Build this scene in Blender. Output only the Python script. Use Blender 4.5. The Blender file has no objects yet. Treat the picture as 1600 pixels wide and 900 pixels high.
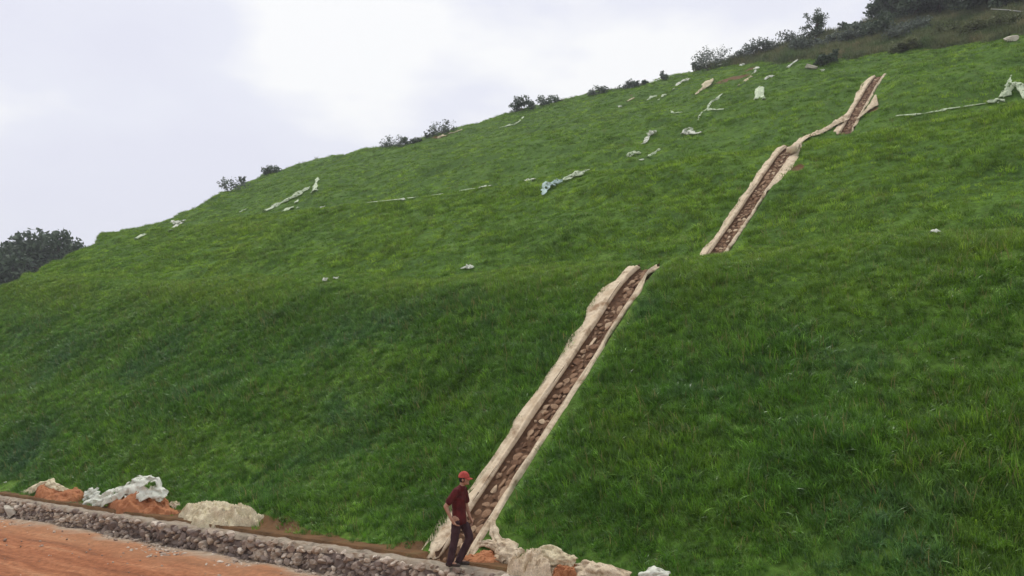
import bpy, bmesh, math, random
import numpy as np
from math import radians, sin, cos, tan, atan, pi, sqrt
from mathutils import Vector, Matrix

# ------------------------------------------------------------------ camera, sky, sun, exposure
SC = bpy.context.scene
COL = SC.collection
F = 1305.0                      # focal length in pixels of the 1600 px wide photograph
PITCH = atan(150.0 / F)
cam_d = bpy.data.cameras.new('camera')
cam_d.sensor_width = 36.0
cam_d.lens = 36.0 * F / 1600.0
cam_d.clip_end = 6000.0
cam_d.clip_start = 0.1
cam = bpy.data.objects.new('camera', cam_d)
cam.rotation_euler = (pi / 2 + PITCH, 0, 0)
COL.objects.link(cam)
SC.camera = cam

SUN_EL, SUN_AZ = radians(64), radians(335)      # azimuth clockwise from +Y: high, beyond the hill, a little to the left
wd = bpy.data.worlds.new('World')
SC.world = wd
wd.use_nodes = True
nt = wd.node_tree
nt.nodes.clear()
def nn(t, **k):
    n_ = nt.nodes.new(t)
    for a, b in k.items():
        setattr(n_, a, b)
    return n_
w_out = nn('ShaderNodeOutputWorld'); w_bg = nn('ShaderNodeBackground')
w_sky = nn('ShaderNodeTexSky', sky_type='NISHITA', sun_disc=False, sun_elevation=SUN_EL, sun_rotation=SUN_AZ)
w_sky.air_density = 1.2; w_sky.dust_density = 2.0
w_tc = nn('ShaderNodeTexCoord'); w_map = nn('ShaderNodeMapping')
w_map.inputs['Scale'].default_value = (1.0, 1.0, 2.4)
w_map.inputs['Location'].default_value = (5.1, 1.7, 3.2)
w_n1 = nn('ShaderNodeTexNoise'); w_n1.inputs['Scale'].default_value = 3.2; w_n1.inputs['Detail'].default_value = 5; w_n1.inputs['Roughness'].default_value = 0.5
w_r1 = nn('ShaderNodeValToRGB')
w_r1.color_ramp.elements[0].position = 0.36; w_r1.color_ramp.elements[0].color = (7.35, 7.4, 8.35, 1)
w_r1.color_ramp.elements[1].position = 0.66; w_r1.color_ramp.elements[1].color = (9.1, 9.1, 9.1, 1)
_e = w_r1.color_ramp.elements.new(0.52); _e.color = (7.7, 7.8, 8.6, 1)
w_mix = nn('ShaderNodeMixRGB'); w_mix.inputs[0].default_value = 0.93
L = nt.links.new
L(w_tc.outputs['Generated'], w_map.inputs[0]); L(w_map.outputs[0], w_n1.inputs['Vector'])
w_in = w_n1.outputs[0]
def _dir(x, y):
    a = (x - 800.0) / F; b = (450.0 - y) / F
    return Vector((a, cos(PITCH) - b * sin(PITCH), sin(PITCH) + b * cos(PITCH))).normalized()
for (x_, y_, pw_, amt_) in [(980, 150, 60.0, 0.16), (430, 50, 260.0, 0.17), (560, 110, 300.0, 0.06), (100, 60, 40.0, -0.10)]:      # brighter and duller cloud banks
    dt_ = nn('ShaderNodeVectorMath', operation='DOT_PRODUCT'); dt_.inputs[1].default_value = _dir(x_, y_); L(w_tc.outputs['Generated'], dt_.inputs[0])
    pp_ = nn('ShaderNodeMath', operation='POWER', use_clamp=True); L(dt_.outputs['Value'], pp_.inputs[0]); pp_.inputs[1].default_value = pw_
    ma_ = nn('ShaderNodeMath', operation='MULTIPLY_ADD'); L(pp_.outputs[0], ma_.inputs[0]); ma_.inputs[1].default_value = amt_; L(w_in, ma_.inputs[2]); w_in = ma_.outputs[0]
L(w_in, w_r1.inputs[0]); L(w_sky.outputs[0], w_mix.inputs[1]); L(w_r1.outputs[0], w_mix.inputs[2])
L(w_mix.outputs[0], w_bg.inputs[0]); w_bg.inputs[1].default_value = 0.1
L(w_bg.outputs[0], w_out.inputs[0])

sun_d = bpy.data.lights.new('sun', 'SUN')
sun_d.energy = 1.5; sun_d.angle = radians(14); sun_d.color = (1.0, 0.96, 0.9)
sun = bpy.data.objects.new('sun', sun_d)
sun.rotation_euler = (pi / 2 - SUN_EL, 0, pi - SUN_AZ + 0.0)
COL.objects.link(sun)
# aim the lamp: light travels from the sun towards the scene
_sd = Vector((sin(SUN_AZ) * cos(SUN_EL), cos(SUN_AZ) * cos(SUN_EL), sin(SUN_EL)))
sun.rotation_euler = (-_sd).to_track_quat('-Z', 'Y').to_euler()

SC.view_settings.view_transform = 'Standard'
SC.view_settings.look = 'None'
SC.view_settings.exposure = 0.2
SC.view_settings.gamma = 1.0
SC.view_settings.use_curve_mapping = False
SC.render.engine = 'CYCLES'
SC.cycles.max_bounces = 6
SC.cycles.diffuse_bounces = 3
SC.cycles.transmission_bounces = 3
SC.cycles.volume_bounces = 0
SC.cycles.use_denoising = True

# ------------------------------------------------------------------ the hill as a surface z(s, t)
# s runs along the foot of the hill (to the left), t runs into the hill
rng = np.random.default_rng(7)
random.seed(7)
AZ = radians(34)
U = np.array([-cos(AZ), sin(AZ), 0.0])
N = np.array([sin(AZ), cos(AZ), 0.0])
P0 = np.array([-1.1686, 16.5213, -3.30])
UP = np.array([0, 0, 1.0])
CAM_S, CAM_T = float(-P0 @ U), float(-P0 @ N)

def hash2(ix, iy, seed):
    h = (ix.astype(np.int64) * 374761393 + iy.astype(np.int64) * 668265263 + seed * 1442695041) & 0xffffffff
    h = ((h ^ (h >> 13)) * 1274126177) & 0xffffffff
    return ((h ^ (h >> 16)) & 0xffff) / 65535.0
def vnoise(x, y, seed=0):
    x = np.asarray(x, float); y = np.asarray(y, float)
    ix = np.floor(x); iy = np.floor(y); fx = x - ix; fy = y - iy
    fx = fx * fx * fx * (fx * (fx * 6 - 15) + 10); fy = fy * fy * fy * (fy * (fy * 6 - 15) + 10)
    a = hash2(ix, iy, seed); b = hash2(ix + 1, iy, seed); c = hash2(ix, iy + 1, seed); d = hash2(ix + 1, iy + 1, seed)
    return (a * (1 - fx) + b * fx) * (1 - fy) + (c * (1 - fx) + d * fx) * fy - 0.5
def fbm(x, y, seed=0, o=3):
    r = 0; a = 1.0
    for k in range(o):
        r = r + a * vnoise(x * 2 ** k, y * 2 ** k, seed + k * 17); a *= 0.5
    return r
def sstep(a, b, x):
    v = np.clip((np.asarray(x, float) - a) / (b - a), 0, 1)
    return v * v * (3 - 2 * v)

def prof(s, t):
    d1 = 0.0017 * np.clip(s, 0, 36) ** 2 + 0.06 * np.clip(s - 36, 0, 60)
    d2 = 0.0005 * np.clip(s, 0, 60) ** 2
    d3 = 0.0002 * np.clip(s, 0, 70) ** 2
    kt = [(-60, 0 * s), (0.0, 0 * s + 0.06), (9.3, 7.16 + d1), (13.2, 6.86 + d1), (25.2, 14.50 + d2), (30.5, 14.22 + d2),
          (48.0, 24.9 + d3), (51.0, 25.2 + d3), (140.0, 25.2 + d3 + 89 * 0.5)]
    z = np.zeros_like(s * 1.0 + t * 1.0)
    for (ta, za), (tb, zb) in zip(kt[:-1], kt[1:]):
        f = np.clip((t - ta) / (tb - ta), 0, 1)
        m = (t >= ta) & (t < tb)
        z = np.where(m, za + (zb - za) * f, z)
    return z
CH = [(-0.15, 9.3), (12.6, 25.35), (36.2, 48.2)]    # the three channels, from t to t
def base_z(s, t):
    s = np.asarray(s, float); t = np.asarray(t, float)
    r = 1.5 * sstep(0.3, 3.5, t)
    z = (prof(s, t) * 2 + prof(s, t - r) + prof(s, t + r) + prof(s, t - r * 0.5) + prof(s, t + r * 0.5)) / 6
    far = sstep(8, 40, t)
    n_ = (0.34 + 0.3 * far) * fbm(s / 4.2, t / 2.6, 3, 3) + 0.16 * fbm(s / 1.3 + t * .4, t / 1.3, 9, 2) + 0.9 * far * fbm(s / 15, t / 11, 5, 2)
    keep = sstep(0.9, 2.4, np.abs(s)) * sstep(-0.1, 1.2, t)
    return z + n_ * (0.12 * sstep(-0.1, 1.2, t) + 0.88 * keep)

def ray(x, y):
    a = (x - 800.0) / F; b = (450.0 - y) / F
    return np.array([a, cos(PITCH) - b * sin(PITCH), sin(PITCH) + b * cos(PITCH)])
def march(x, y, fn, kmax=260.0):
    d = ray(x, y); d = d / d[1]
    k = np.arange(4.0, kmax, 0.1)
    P = d[None] * k[:, None]; q = P - P0
    s = q @ U; t = q @ N
    below = q[:, 2] < fn(s, t)
    if not below.any():
        return None
    i = int(np.argmax(below))
    lo, hi = k[max(i - 1, 0)], k[i]
    for _ in range(14):
        m = (lo + hi) / 2; q1 = d * m - P0
        if q1[2] < fn(np.array([q1 @ U]), np.array([q1 @ N]))[0]:
            hi = m
        else:
            lo = m
    return d * hi
# the crest: where the skyline of the hill lies
SKY = [(-700, 560), (-300, 505), (-120, 470), (0, 447), (30, 437), (60, 425), (100, 402), (150, 379), (190, 360), (240, 350), (270, 340), (300, 327), (340, 304), (380, 287),
       (430, 268), (500, 247), (550, 238), (600, 230), (660, 215), (720, 198), (770, 184), (820, 169), (890, 151), (960, 139), (1020, 125),
       (1080, 110), (1160, 95), (1200, 82), (1260, 64), (1300, 56), (1345, 47), (1400, 20), (1480, -10), (1600, -50), (1900, -90), (2600, -120)]
CR = []
for x, y in SKY:
    P = march(x, y, base_z, 150.0)
    if P is None:
        d = ray(x, y); P = d / d[1] * 120.0
    CR.append((math.atan2(P[0], P[1]), math.hypot(P[0], P[1]), P[2] - P0[2]))
CR = np.array(CR)
def world(s, t, z):
    s = np.asarray(s, float); t = np.asarray(t, float); z = np.asarray(z, float)
    return P0 + s[..., None] * U + t[..., None] * N + z[..., None] * UP
def over_crest(s, t):
    """metres beyond the crest, and the height of the crest there"""
    X = P0[0] + s * U[0] + t * N[0]; Y = P0[1] + s * U[1] + t * N[1]
    az = np.arctan2(X, Y); r = np.hypot(X, Y)
    rc = np.interp(az, CR[:, 0], CR[:, 1]); zc = np.interp(az, CR[:, 0], CR[:, 2])
    return np.where(Y > 1.0, r - rc, -50.0), zc
def ground_z(s, t, carve=True):
    s = np.asarray(s, float); t = np.asarray(t, float)
    z = base_z(s, t)
    d, zc = over_crest(s, t)
    dd = np.clip(d, 0, None)
    zf = zc + 0.12 * fbm(s / 3, t / 3, 21) - 3.0 * (1 - np.exp(-dd / 9.0)) - 0.10 * np.clip(dd - 40, 0, None)
    b = sstep(-1.5, 1.0, d)
    z = np.where(d > -1.5, np.minimum(z, zf * b + z * (1 - b)), z)
    z = np.maximum(z, np.where(t > 3, -1.2, z))
    if carve:
        for a, b_ in CH:
            c = sstep(a - 0.4, a + 0.1, t) * sstep(b_ + 0.5, b_, t) * (1 - sstep(0.40, 0.5, np.abs(s)))
            z = z - 0.34 * c
    return z
def g_smooth(s, t):
    return ground_z(s, t, False)
def hit(x, y):
    P = march(x, y, g_smooth)
    if P is None:
        return None
    return P
def st_of(P):
    q = np.asarray(P) - P0
    return float(q @ U), float(q @ N)
def on_ground(s, t, dz=0.0):
    return world(np.array(s), np.array(t), g_smooth(np.array([s]), np.array([t]))[0] + dz)
def normal_at(s, t):
    e = 0.3
    a = on_ground(s + e, t) - on_ground(s - e, t); b = on_ground(s, t + e) - on_ground(s, t - e)
    v = np.cross(b, a); v = v / np.linalg.norm(v)
    return v if v[2] > 0 else -v
def at_t(x, y, t):
    """the point of a line of sight that lies in the upright plane t"""
    d = ray(x, y)
    k = (P0 @ N + t) / (d @ N)
    return d * k

# ------------------------------------------------------------------ materials
def mat(name):
    m = bpy.data.materials.new(name); m.use_nodes = True
    return m, m.node_tree.nodes, m.node_tree.links, m.node_tree.nodes['Principled BSDF']
def node(ns, t, **k):
    n_ = ns.new(t)
    for a, b in k.items():
        setattr(n_, a, b)
    return n_
def noise(ns, ls, vec, scale, detail=4, rough=0.55):
    a = node(ns, 'ShaderNodeTexNoise'); a.inputs['Scale'].default_value = scale; a.inputs['Detail'].default_value = detail; a.inputs['Roughness'].default_value = rough
    if vec is not None:
        ls.new(vec, a.inputs['Vector'])
    return a.outputs[0]
def ramp(ns, ls, fac, stops):
    r = node(ns, 'ShaderNodeValToRGB'); e = r.color_ramp.elements
    while len(e) < len(stops):
        e.new(0.5)
    for i, (p, c) in enumerate(stops):
        e[i].position = p; e[i].color = (*c, 1)
    ls.new(fac, r.inputs[0])
    return r.outputs[0]
def mixc(ns, ls, fac, a, b, mode='MIX'):
    m = node(ns, 'ShaderNodeMixRGB', blend_type=mode)
    for i, v in ((0, fac), (1, a), (2, b)):
        if hasattr(v, 'is_linked'):
            ls.new(v, m.inputs[i])
        elif i == 0:
            m.inputs[0].default_value = v
        else:
            m.inputs[i].default_value = (*v, 1)
    return m.outputs[0]
def bump(ns, ls, h, bs, strength=0.5, dist=0.02):
    b = node(ns, 'ShaderNodeBump'); b.inputs['Strength'].default_value = strength; b.inputs['Distance'].default_value = dist
    ls.new(h, b.inputs['Height']); ls.new(b.outputs[0], bs.inputs['Normal'])
def geopos(ns):
    return node(ns, 'ShaderNodeNewGeometry').outputs['Position']
def attr(ns, name):
    return node(ns, 'ShaderNodeAttribute', attribute_name=name)

def simple_mat(name, c1, c2, scale=6.0, rough=0.85, bstr=0.4, bdist=0.02, detail=5, c3=None):
    m, ns, ls, bs = mat(name)
    p = geopos(ns)
    f = noise(ns, ls, p, scale, detail)
    st = [(0.34, c1), (0.66, c2)] if c3 is None else [(0.3, c1), (0.5, c2), (0.7, c3)]
    ls.new(ramp(ns, ls, f, st), bs.inputs['Base Color'])
    bs.inputs['Roughness'].default_value = rough
    bs.inputs['Specular IOR Level'].default_value = 0.2
    bump(ns, ls, noise(ns, ls, p, scale * 3.0, 4), bs, bstr, bdist)
    return m

def foliage_mat(name, stops, scale, fine, trans=0.3, rough=0.55, hue=None, vary=False):
    """leaf colour that drifts over the ground in patches"""
    m, ns, ls, bs = mat(name)
    p = geopos(ns)
    f = noise(ns, ls, p, scale, 3, 0.55)
    c = ramp(ns, ls, f, stops)
    if hue:
        for sc_, lo, hi, colr, amt in hue:
            f2 = noise(ns, ls, p, sc_, 3)
            k = ramp(ns, ls, f2, [(lo, (0, 0, 0)), (hi, (amt, amt, amt))])
            c = mixc(ns, ls, k, c, colr)
    f3 = noise(ns, ls, p, fine, 2)
    k3 = ramp(ns, ls, f3, [(0.3, (0.62, 0.62, 0.62)), (0.7, (1.4, 1.4, 1.4))])
    c = mixc(ns, ls, 1.0, c, k3, 'MULTIPLY')
    if vary:      # yellow-green tint paints in the light on the bench lips; every tuft a little different
        wm = node(ns, 'ShaderNodeAttribute', attribute_name='lit_lip_tint', attribute_type='INSTANCER')
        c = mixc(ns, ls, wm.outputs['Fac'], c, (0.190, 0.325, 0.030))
        ri = node(ns, 'ShaderNodeObjectInfo').outputs['Random']
        c = mixc(ns, ls, 1.0, c, ramp(ns, ls, ri, [(0.0, (0.55, 0.6, 0.6)), (0.55, (0.95, 0.95, 0.95)), (0.85, (1.35, 1.25, 1.2)), (1.0, (2.1, 1.75, 1.8))]), 'MULTIPLY')
    ls.new(c, bs.inputs['Base Color'])
    bs.inputs['Roughness'].default_value = rough
    bs.inputs['Specular IOR Level'].default_value = 0.5 if rough < 0.4 else 0.25
    tr = node(ns, 'ShaderNodeBsdfTranslucent'); ls.new(c, tr.inputs[0])
    mx = node(ns, 'ShaderNodeMixShader'); mx.inputs[0].default_value = trans
    out = ns['Material Output']
    ls.new(bs.outputs[0], mx.inputs[1]); ls.new(tr.outputs[0], mx.inputs[2]); ls.new(mx.outputs[0], out.inputs[0])
    return m

M = {}
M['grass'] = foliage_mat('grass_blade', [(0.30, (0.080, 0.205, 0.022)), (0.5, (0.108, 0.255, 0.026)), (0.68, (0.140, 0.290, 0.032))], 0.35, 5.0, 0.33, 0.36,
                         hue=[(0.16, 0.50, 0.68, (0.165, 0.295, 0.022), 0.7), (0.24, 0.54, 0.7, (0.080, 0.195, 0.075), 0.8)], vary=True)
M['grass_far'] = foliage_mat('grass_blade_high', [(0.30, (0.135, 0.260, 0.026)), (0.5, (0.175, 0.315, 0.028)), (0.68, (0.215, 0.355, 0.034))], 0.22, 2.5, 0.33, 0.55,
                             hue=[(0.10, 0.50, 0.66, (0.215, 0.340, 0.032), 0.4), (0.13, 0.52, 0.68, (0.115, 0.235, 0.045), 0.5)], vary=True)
M['brush'] = foliage_mat('dry_brush', [(0.32, (0.10, 0.14, 0.06)), (0.52, (0.18, 0.20, 0.09)), (0.68, (0.27, 0.23, 0.12))], 0.5, 3.0, 0.25, 0.7,
                         hue=[(0.3, 0.5, 0.65, (0.09, 0.16, 0.05), 0.8)])
M['leaf_dark'] = foliage_mat('leaf_dark', [(0.3, (0.050, 0.080, 0.050)), (0.6, (0.10, 0.140, 0.082))], 0.8, 2.5, 0.15, 0.6)
M['leaf_grey'] = foliage_mat('leaf_grey', [(0.3, (0.09, 0.115, 0.09)), (0.6, (0.155, 0.185, 0.145))], 0.8, 2.5, 0.15, 0.65)
M['leaf_olive'] = foliage_mat('leaf_olive', [(0.3, (0.09, 0.115, 0.045)), (0.6, (0.17, 0.19, 0.08))], 0.8, 2.5, 0.2, 0.65)
M['bark'] = simple_mat('bark', (0.07, 0.055, 0.045), (0.14, 0.115, 0.095), 9, 0.9)
M['twig'] = simple_mat('twig', (0.06, 0.05, 0.045), (0.11, 0.095, 0.08), 9, 0.9)

# hill soil: thatch and stems between the tufts, bare earth where the attribute says so
m, ns, ls, bs = mat('hill_soil'); M['hill'] = m
p = geopos(ns)
gr = ramp(ns, ls, noise(ns, ls, p, 0.5, 4), [(0.3, (0.050, 0.105, 0.016)), (0.55, (0.080, 0.155, 0.022)), (0.72, (0.115, 0.20, 0.028))])
gr = mixc(ns, ls, 1.0, gr, ramp(ns, ls, noise(ns, ls, p, 7, 4), [(0.3, (0.55, 0.55, 0.55)), (0.7, (1.35, 1.35, 1.35))]), 'MULTIPLY')
so = ramp(ns, ls, noise(ns, ls, p, 2.2, 5), [(0.3, (0.10, 0.060, 0.030)), (0.55, (0.17, 0.092, 0.042)), (0.75, (0.12, 0.10, 0.045))])
br = ramp(ns, ls, noise(ns, ls, p, 1.1, 5), [(0.3, (0.05, 0.055, 0.025)), (0.55, (0.09, 0.085, 0.04)), (0.75, (0.14, 0.11, 0.06))])
a1 = attr(ns, 'bare'); a2 = attr(ns, 'wild')
nz = noise(ns, ls, p, 3.0, 5)
def edged(a):
    ad = node(ns, 'ShaderNodeMath', operation='ADD'); ls.new(a.outputs['Fac'], ad.inputs[0]); ls.new(nz, ad.inputs[1])
    return ramp(ns, ls, ad.outputs[0], [(0.85, (0, 0, 0)), (1.1, (1, 1, 1))])
c = mixc(ns, ls, edged(a2), gr, br)
c = mixc(ns, ls, edged(a1), c, so)
ls.new(c, bs.inputs['Base Color']); bs.inputs['Roughness'].default_value = 0.95; bs.inputs['Specular IOR Level'].default_value = 0.1
bump(ns, ls, noise(ns, ls, p, 6, 5), bs, 0.7, 0.08)

# red clay road with wheel streaks running along s
m, ns, ls, bs = mat('red_clay'); M['road'] = m
st = attr(ns, 'st').outputs['Vector']
mp = node(ns, 'ShaderNodeMapping'); mp.inputs['Scale'].default_value = (0.10, 1.0, 1.0); ls.new(st, mp.inputs[0])
f = noise(ns, ls, mp.outputs[0], 2.2, 6, 0.6)
c = ramp(ns, ls, f, [(0.28, (0.19, 0.080, 0.042)), (0.42, (0.33, 0.125, 0.056)), (0.55, (0.41, 0.165, 0.076)), (0.66, (0.49, 0.235, 0.118)), (0.78, (0.53, 0.35, 0.21))])
c = mixc(ns, ls, 1.0, c, ramp(ns, ls, noise(ns, ls, st, 7, 7, 0.7), [(0.34, (0.62, 0.62, 0.62)), (0.66, (1.22, 1.22, 1.22))]), 'MULTIPLY')
sp = node(ns, 'ShaderNodeSeparateXYZ'); ls.new(st, sp.inputs[0])
wob = node(ns, 'ShaderNodeMath', operation='MULTIPLY_ADD'); ls.new(noise(ns, ls, st, 0.9, 4), wob.inputs[0]); wob.inputs[1].default_value = 1.3; ls.new(sp.outputs[1], wob.inputs[2])
k = ramp(ns, ls, wob.outputs[0], [(0.0, (0, 0, 0)), (1.0, (1, 1, 1))])
mr = node(ns, 'ShaderNodeMapRange'); ls.new(wob.outputs[0], mr.inputs[0]); mr.inputs[1].default_value = -0.75; mr.inputs[2].default_value = -0.30
dust = ramp(ns, ls, noise(ns, ls, st, 5, 5), [(0.3, (0.30, 0.22, 0.15)), (0.7, (0.52, 0.42, 0.30))])
mr2 = node(ns, 'ShaderNodeMapRange'); ls.new(wob.outputs[0], mr2.inputs[0]); mr2.inputs[1].default_value = -1.75; mr2.inputs[2].default_value = -0.9; mr2.inputs[4].default_value = 0.35
c = mixc(ns, ls, mr2.outputs[0], c, (0.46, 0.27, 0.14))
c = mixc(ns, ls, mr.outputs[0], c, dust)
ls.new(c, bs.inputs['Base Color']); bs.inputs['Roughness'].default_value = 0.95; bs.inputs['Specular IOR Level'].default_value = 0.15
bump(ns, ls, noise(ns, ls, st, 6, 8, 0.7), bs, 1.0, 0.06)

def tint_mat(name, stops, rough=0.9, bsc=30, dirt=(0.22, 0.15, 0.10)):
    m, ns, ls, bs = mat(name)
    p = geopos(ns)
    c = ramp(ns, ls, attr(ns, 'tint').outputs['Fac'], stops)
    c = mixc(ns, ls, 1.0, c, ramp(ns, ls, noise(ns, ls, p, 14, 4), [(0.3, (0.72, 0.72, 0.72)), (0.7, (1.2, 1.2, 1.2))]), 'MULTIPLY')
    c = mixc(ns, ls, ramp(ns, ls, noise(ns, ls, p, 4, 4), [(0.52, (0, 0, 0)), (0.7, (0.6, 0.6, 0.6))]), c, dirt)
    ls.new(c, bs.inputs['Base Color']); bs.inputs['Roughness'].default_value = rough; bs.inputs['Specular IOR Level'].default_value = 0.2
    bump(ns, ls, noise(ns, ls, p, bsc, 4), bs, 0.5, 0.01)
    return m
M['stone'] = tint_mat('rubble_stone', [(0.0, (0.185, 0.145, 0.120)), (0.35, (0.295, 0.235, 0.190)), (0.6, (0.41, 0.335, 0.255)), (0.85, (0.47, 0.38, 0.28)), (1.0, (0.66, 0.58, 0.47))])
M['gravel'] = tint_mat('loose_gravel', [(0.0, (0.28, 0.21, 0.16)), (0.5, (0.44, 0.35, 0.26)), (1.0, (0.68, 0.60, 0.48))], dirt=(0.40, 0.25, 0.15))
M['bedstone'] = tint_mat('channel_stone', [(0.0, (0.15, 0.082, 0.045)), (0.45, (0.27, 0.165, 0.095)), (0.75, (0.40, 0.28, 0.175)), (1.0, (0.56, 0.44, 0.29))], dirt=(0.19, 0.095, 0.048))
M['mud'] = simple_mat('channel_mud', (0.075, 0.040, 0.021), (0.15, 0.082, 0.044), 6, 0.95)
M['mortar'] = simple_mat('wall_mortar', (0.10, 0.075, 0.062), (0.20, 0.15, 0.12), 5, 0.95, 0.6)
M['cap'] = simple_mat('wall_cap', (0.15, 0.12, 0.085), (0.35, 0.295, 0.22), 3.5, 0.95, 0.8, 0.04, 6, (0.22, 0.15, 0.095))
M['soil'] = simple_mat('red_soil', (0.29, 0.105, 0.042), (0.43, 0.185, 0.085), 3.0, 0.95, 0.8, 0.05, 6, (0.36, 0.15, 0.06))
M['lining'] = simple_mat('pale_lining', (0.33, 0.22, 0.125), (0.72, 0.60, 0.42), 2.6, 0.9, 1.0, 0.05, 10, (0.58, 0.45, 0.29))
def cloth_mat(name, c1, c2, trans=0.2, scale=7, lace=3.2):
    m, ns, ls, bs = mat(name)
    p = geopos(ns)
    c = ramp(ns, ls, noise(ns, ls, p, scale, 5), [(0.32, c1), (0.62, c2)])
    if not lace:      # mud stains and a coarse weave
        c = mixc(ns, ls, ramp(ns, ls, noise(ns, ls, p, 2.4, 6, 0.65), [(0.50, (0, 0, 0)), (0.72, (0.65, 0.65, 0.65))]), c, (0.42, 0.27, 0.15))
        c = mixc(ns, ls, 1.0, c, ramp(ns, ls, noise(ns, ls, p, 45, 3), [(0.35, (0.78, 0.78, 0.78)), (0.65, (1.12, 1.12, 1.12))]), 'MULTIPLY')
    ls.new(c, bs.inputs['Base Color']); bs.inputs['Roughness'].default_value = 0.85; bs.inputs['Specular IOR Level'].default_value = 0.15
    bump(ns, ls, noise(ns, ls, p, scale * 4, 4), bs, 0.6, 0.02)
    tr = node(ns, 'ShaderNodeBsdfTranslucent'); ls.new(c, tr.inputs[0])
    mx = node(ns, 'ShaderNodeMixShader'); mx.inputs[0].default_value = trans
    ls.new(bs.outputs[0], mx.inputs[1]); ls.new(tr.outputs[0], mx.inputs[2])
    if lace:      # torn holes in the weave
        tp = node(ns, 'ShaderNodeBsdfTransparent'); mh = node(ns, 'ShaderNodeMixShader')
        hole = ramp(ns, ls, noise(ns, ls, p, lace, 4, 0.65), [(0.40, (1, 1, 1)), (0.46, (0, 0, 0))])
        ls.new(hole, mh.inputs[0]); ls.new(mx.outputs[0], mh.inputs[1]); ls.new(tp.outputs[0], mh.inputs[2]); mx = mh
    ls.new(mx.outputs[0], ns['Material Output'].inputs[0])
    return m
M['net'] = cloth_mat('pale_net', (0.56, 0.66, 0.44), (0.80, 0.87, 0.64))
M['net_white'] = cloth_mat('white_net', (0.68, 0.71, 0.58), (0.87, 0.88, 0.75), lace=2.4)
M['net_blue'] = cloth_mat('bluish_net', (0.46, 0.60, 0.54), (0.62, 0.76, 0.70))
M['net_cream'] = cloth_mat('cream_net', (0.66, 0.57, 0.36), (0.86, 0.77, 0.53), lace=None)
M['net_tan'] = cloth_mat('tan_net', (0.60, 0.48, 0.31), (0.84, 0.71, 0.51), lace=None)
M['rock'] = simple_mat('pale_rock', (0.42, 0.38, 0.30), (0.62, 0.57, 0.46), 4, 0.9, 0.7, 0.05)
M['wood_pole'] = simple_mat('bare_wood', (0.36, 0.36, 0.32), (0.52, 0.51, 0.46), 6, 0.8)

# ------------------------------------------------------------------ builders
def tag(o, label=None, cat=None, group=None, kind=None):
    if label: o['label'] = label
    if cat: o['category'] = cat
    if group: o['group'] = group
    if kind: o['kind'] = kind
    return o
def empty(name, loc, label, cat, group=None):
    o = bpy.data.objects.new(name, None); o.location = tuple(loc); o.empty_display_size = 0.3
    COL.objects.link(o)
    return tag(o, label, cat, group)
def obj(name, verts, faces, material, parent=None, smooth=True, attrs=None):
    me = bpy.data.meshes.new(name)
    v = np.asarray(verts, float)
    if parent is not None:
        v = v - np.array(parent.matrix_basis.translation)
        pp = parent.parent
        while pp is not None:
            v = v - np.array(pp.matrix_basis.translation); pp = pp.parent
    me.from_pydata(v.tolist(), [], [tuple(f) for f in faces])
    me.update()
    if smooth:
        me.polygons.foreach_set('use_smooth', [True] * len(me.polygons))
    for k_, a in (attrs or {}).items():
        a = np.asarray(a, float)
        if a.ndim == 1:
            at = me.attributes.new(k_, 'FLOAT', 'POINT'); at.data.foreach_set('value', a)
        else:
            at = me.attributes.new(k_, 'FLOAT_VECTOR', 'POINT'); at.data.foreach_set('vector', a.ravel())
    me.materials.append(material)
    o = bpy.data.objects.new(name, me)
    COL.objects.link(o)
    if parent is not None:
        o.parent = parent
    return o
def grid_faces(nu, nv, off=0):
    i = np.arange(nu - 1)[:, None] * nv + np.arange(nv - 1)[None]
    i = i.ravel() + off
    return np.stack([i, i + 1, i + nv + 1, i + nv], 1).tolist()
class MB:
    def __init__(self):
        self.v = []; self.f = []; self.a = []
    def add(self, v, f, tint=None):
        o = len(self.v)
        self.v.extend([tuple(q) for q in v]); self.f.extend([tuple(i + o for i in q) for q in f])
        if tint is not None:
            self.a.extend([tint] * len(v))
    def build(self, name, material, parent=None, smooth=True):
        return obj(name, self.v, self.f, material, parent, smooth, {'tint': self.a} if self.a else None)
    def tube(self, pts, radii, seg=6):
        pts = [np.asarray(q, float) for q in pts]
        rings = []
        for i, q in enumerate(pts):
            d = pts[min(i + 1, len(pts) - 1)] - pts[max(i - 1, 0)]
            d = d / (np.linalg.norm(d) + 1e-9)
            a = np.cross(d, (0.31, 0.87, 0.37)); a = a / (np.linalg.norm(a) + 1e-9); b = np.cross(d, a)
            rings += [q + radii[i] * (cos(2 * pi * j / seg) * a + sin(2 * pi * j / seg) * b) for j in range(seg)]
        f = []
        for i in range(len(pts) - 1):
            for j in range(seg):
                f.append((i * seg + j, i * seg + (j + 1) % seg, (i + 1) * seg + (j + 1) % seg, (i + 1) * seg + j))
        f.append(tuple(range(seg))[::-1]); f.append(tuple((len(pts) - 1) * seg + j for j in range(seg)))
        self.add(rings, f)

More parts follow.
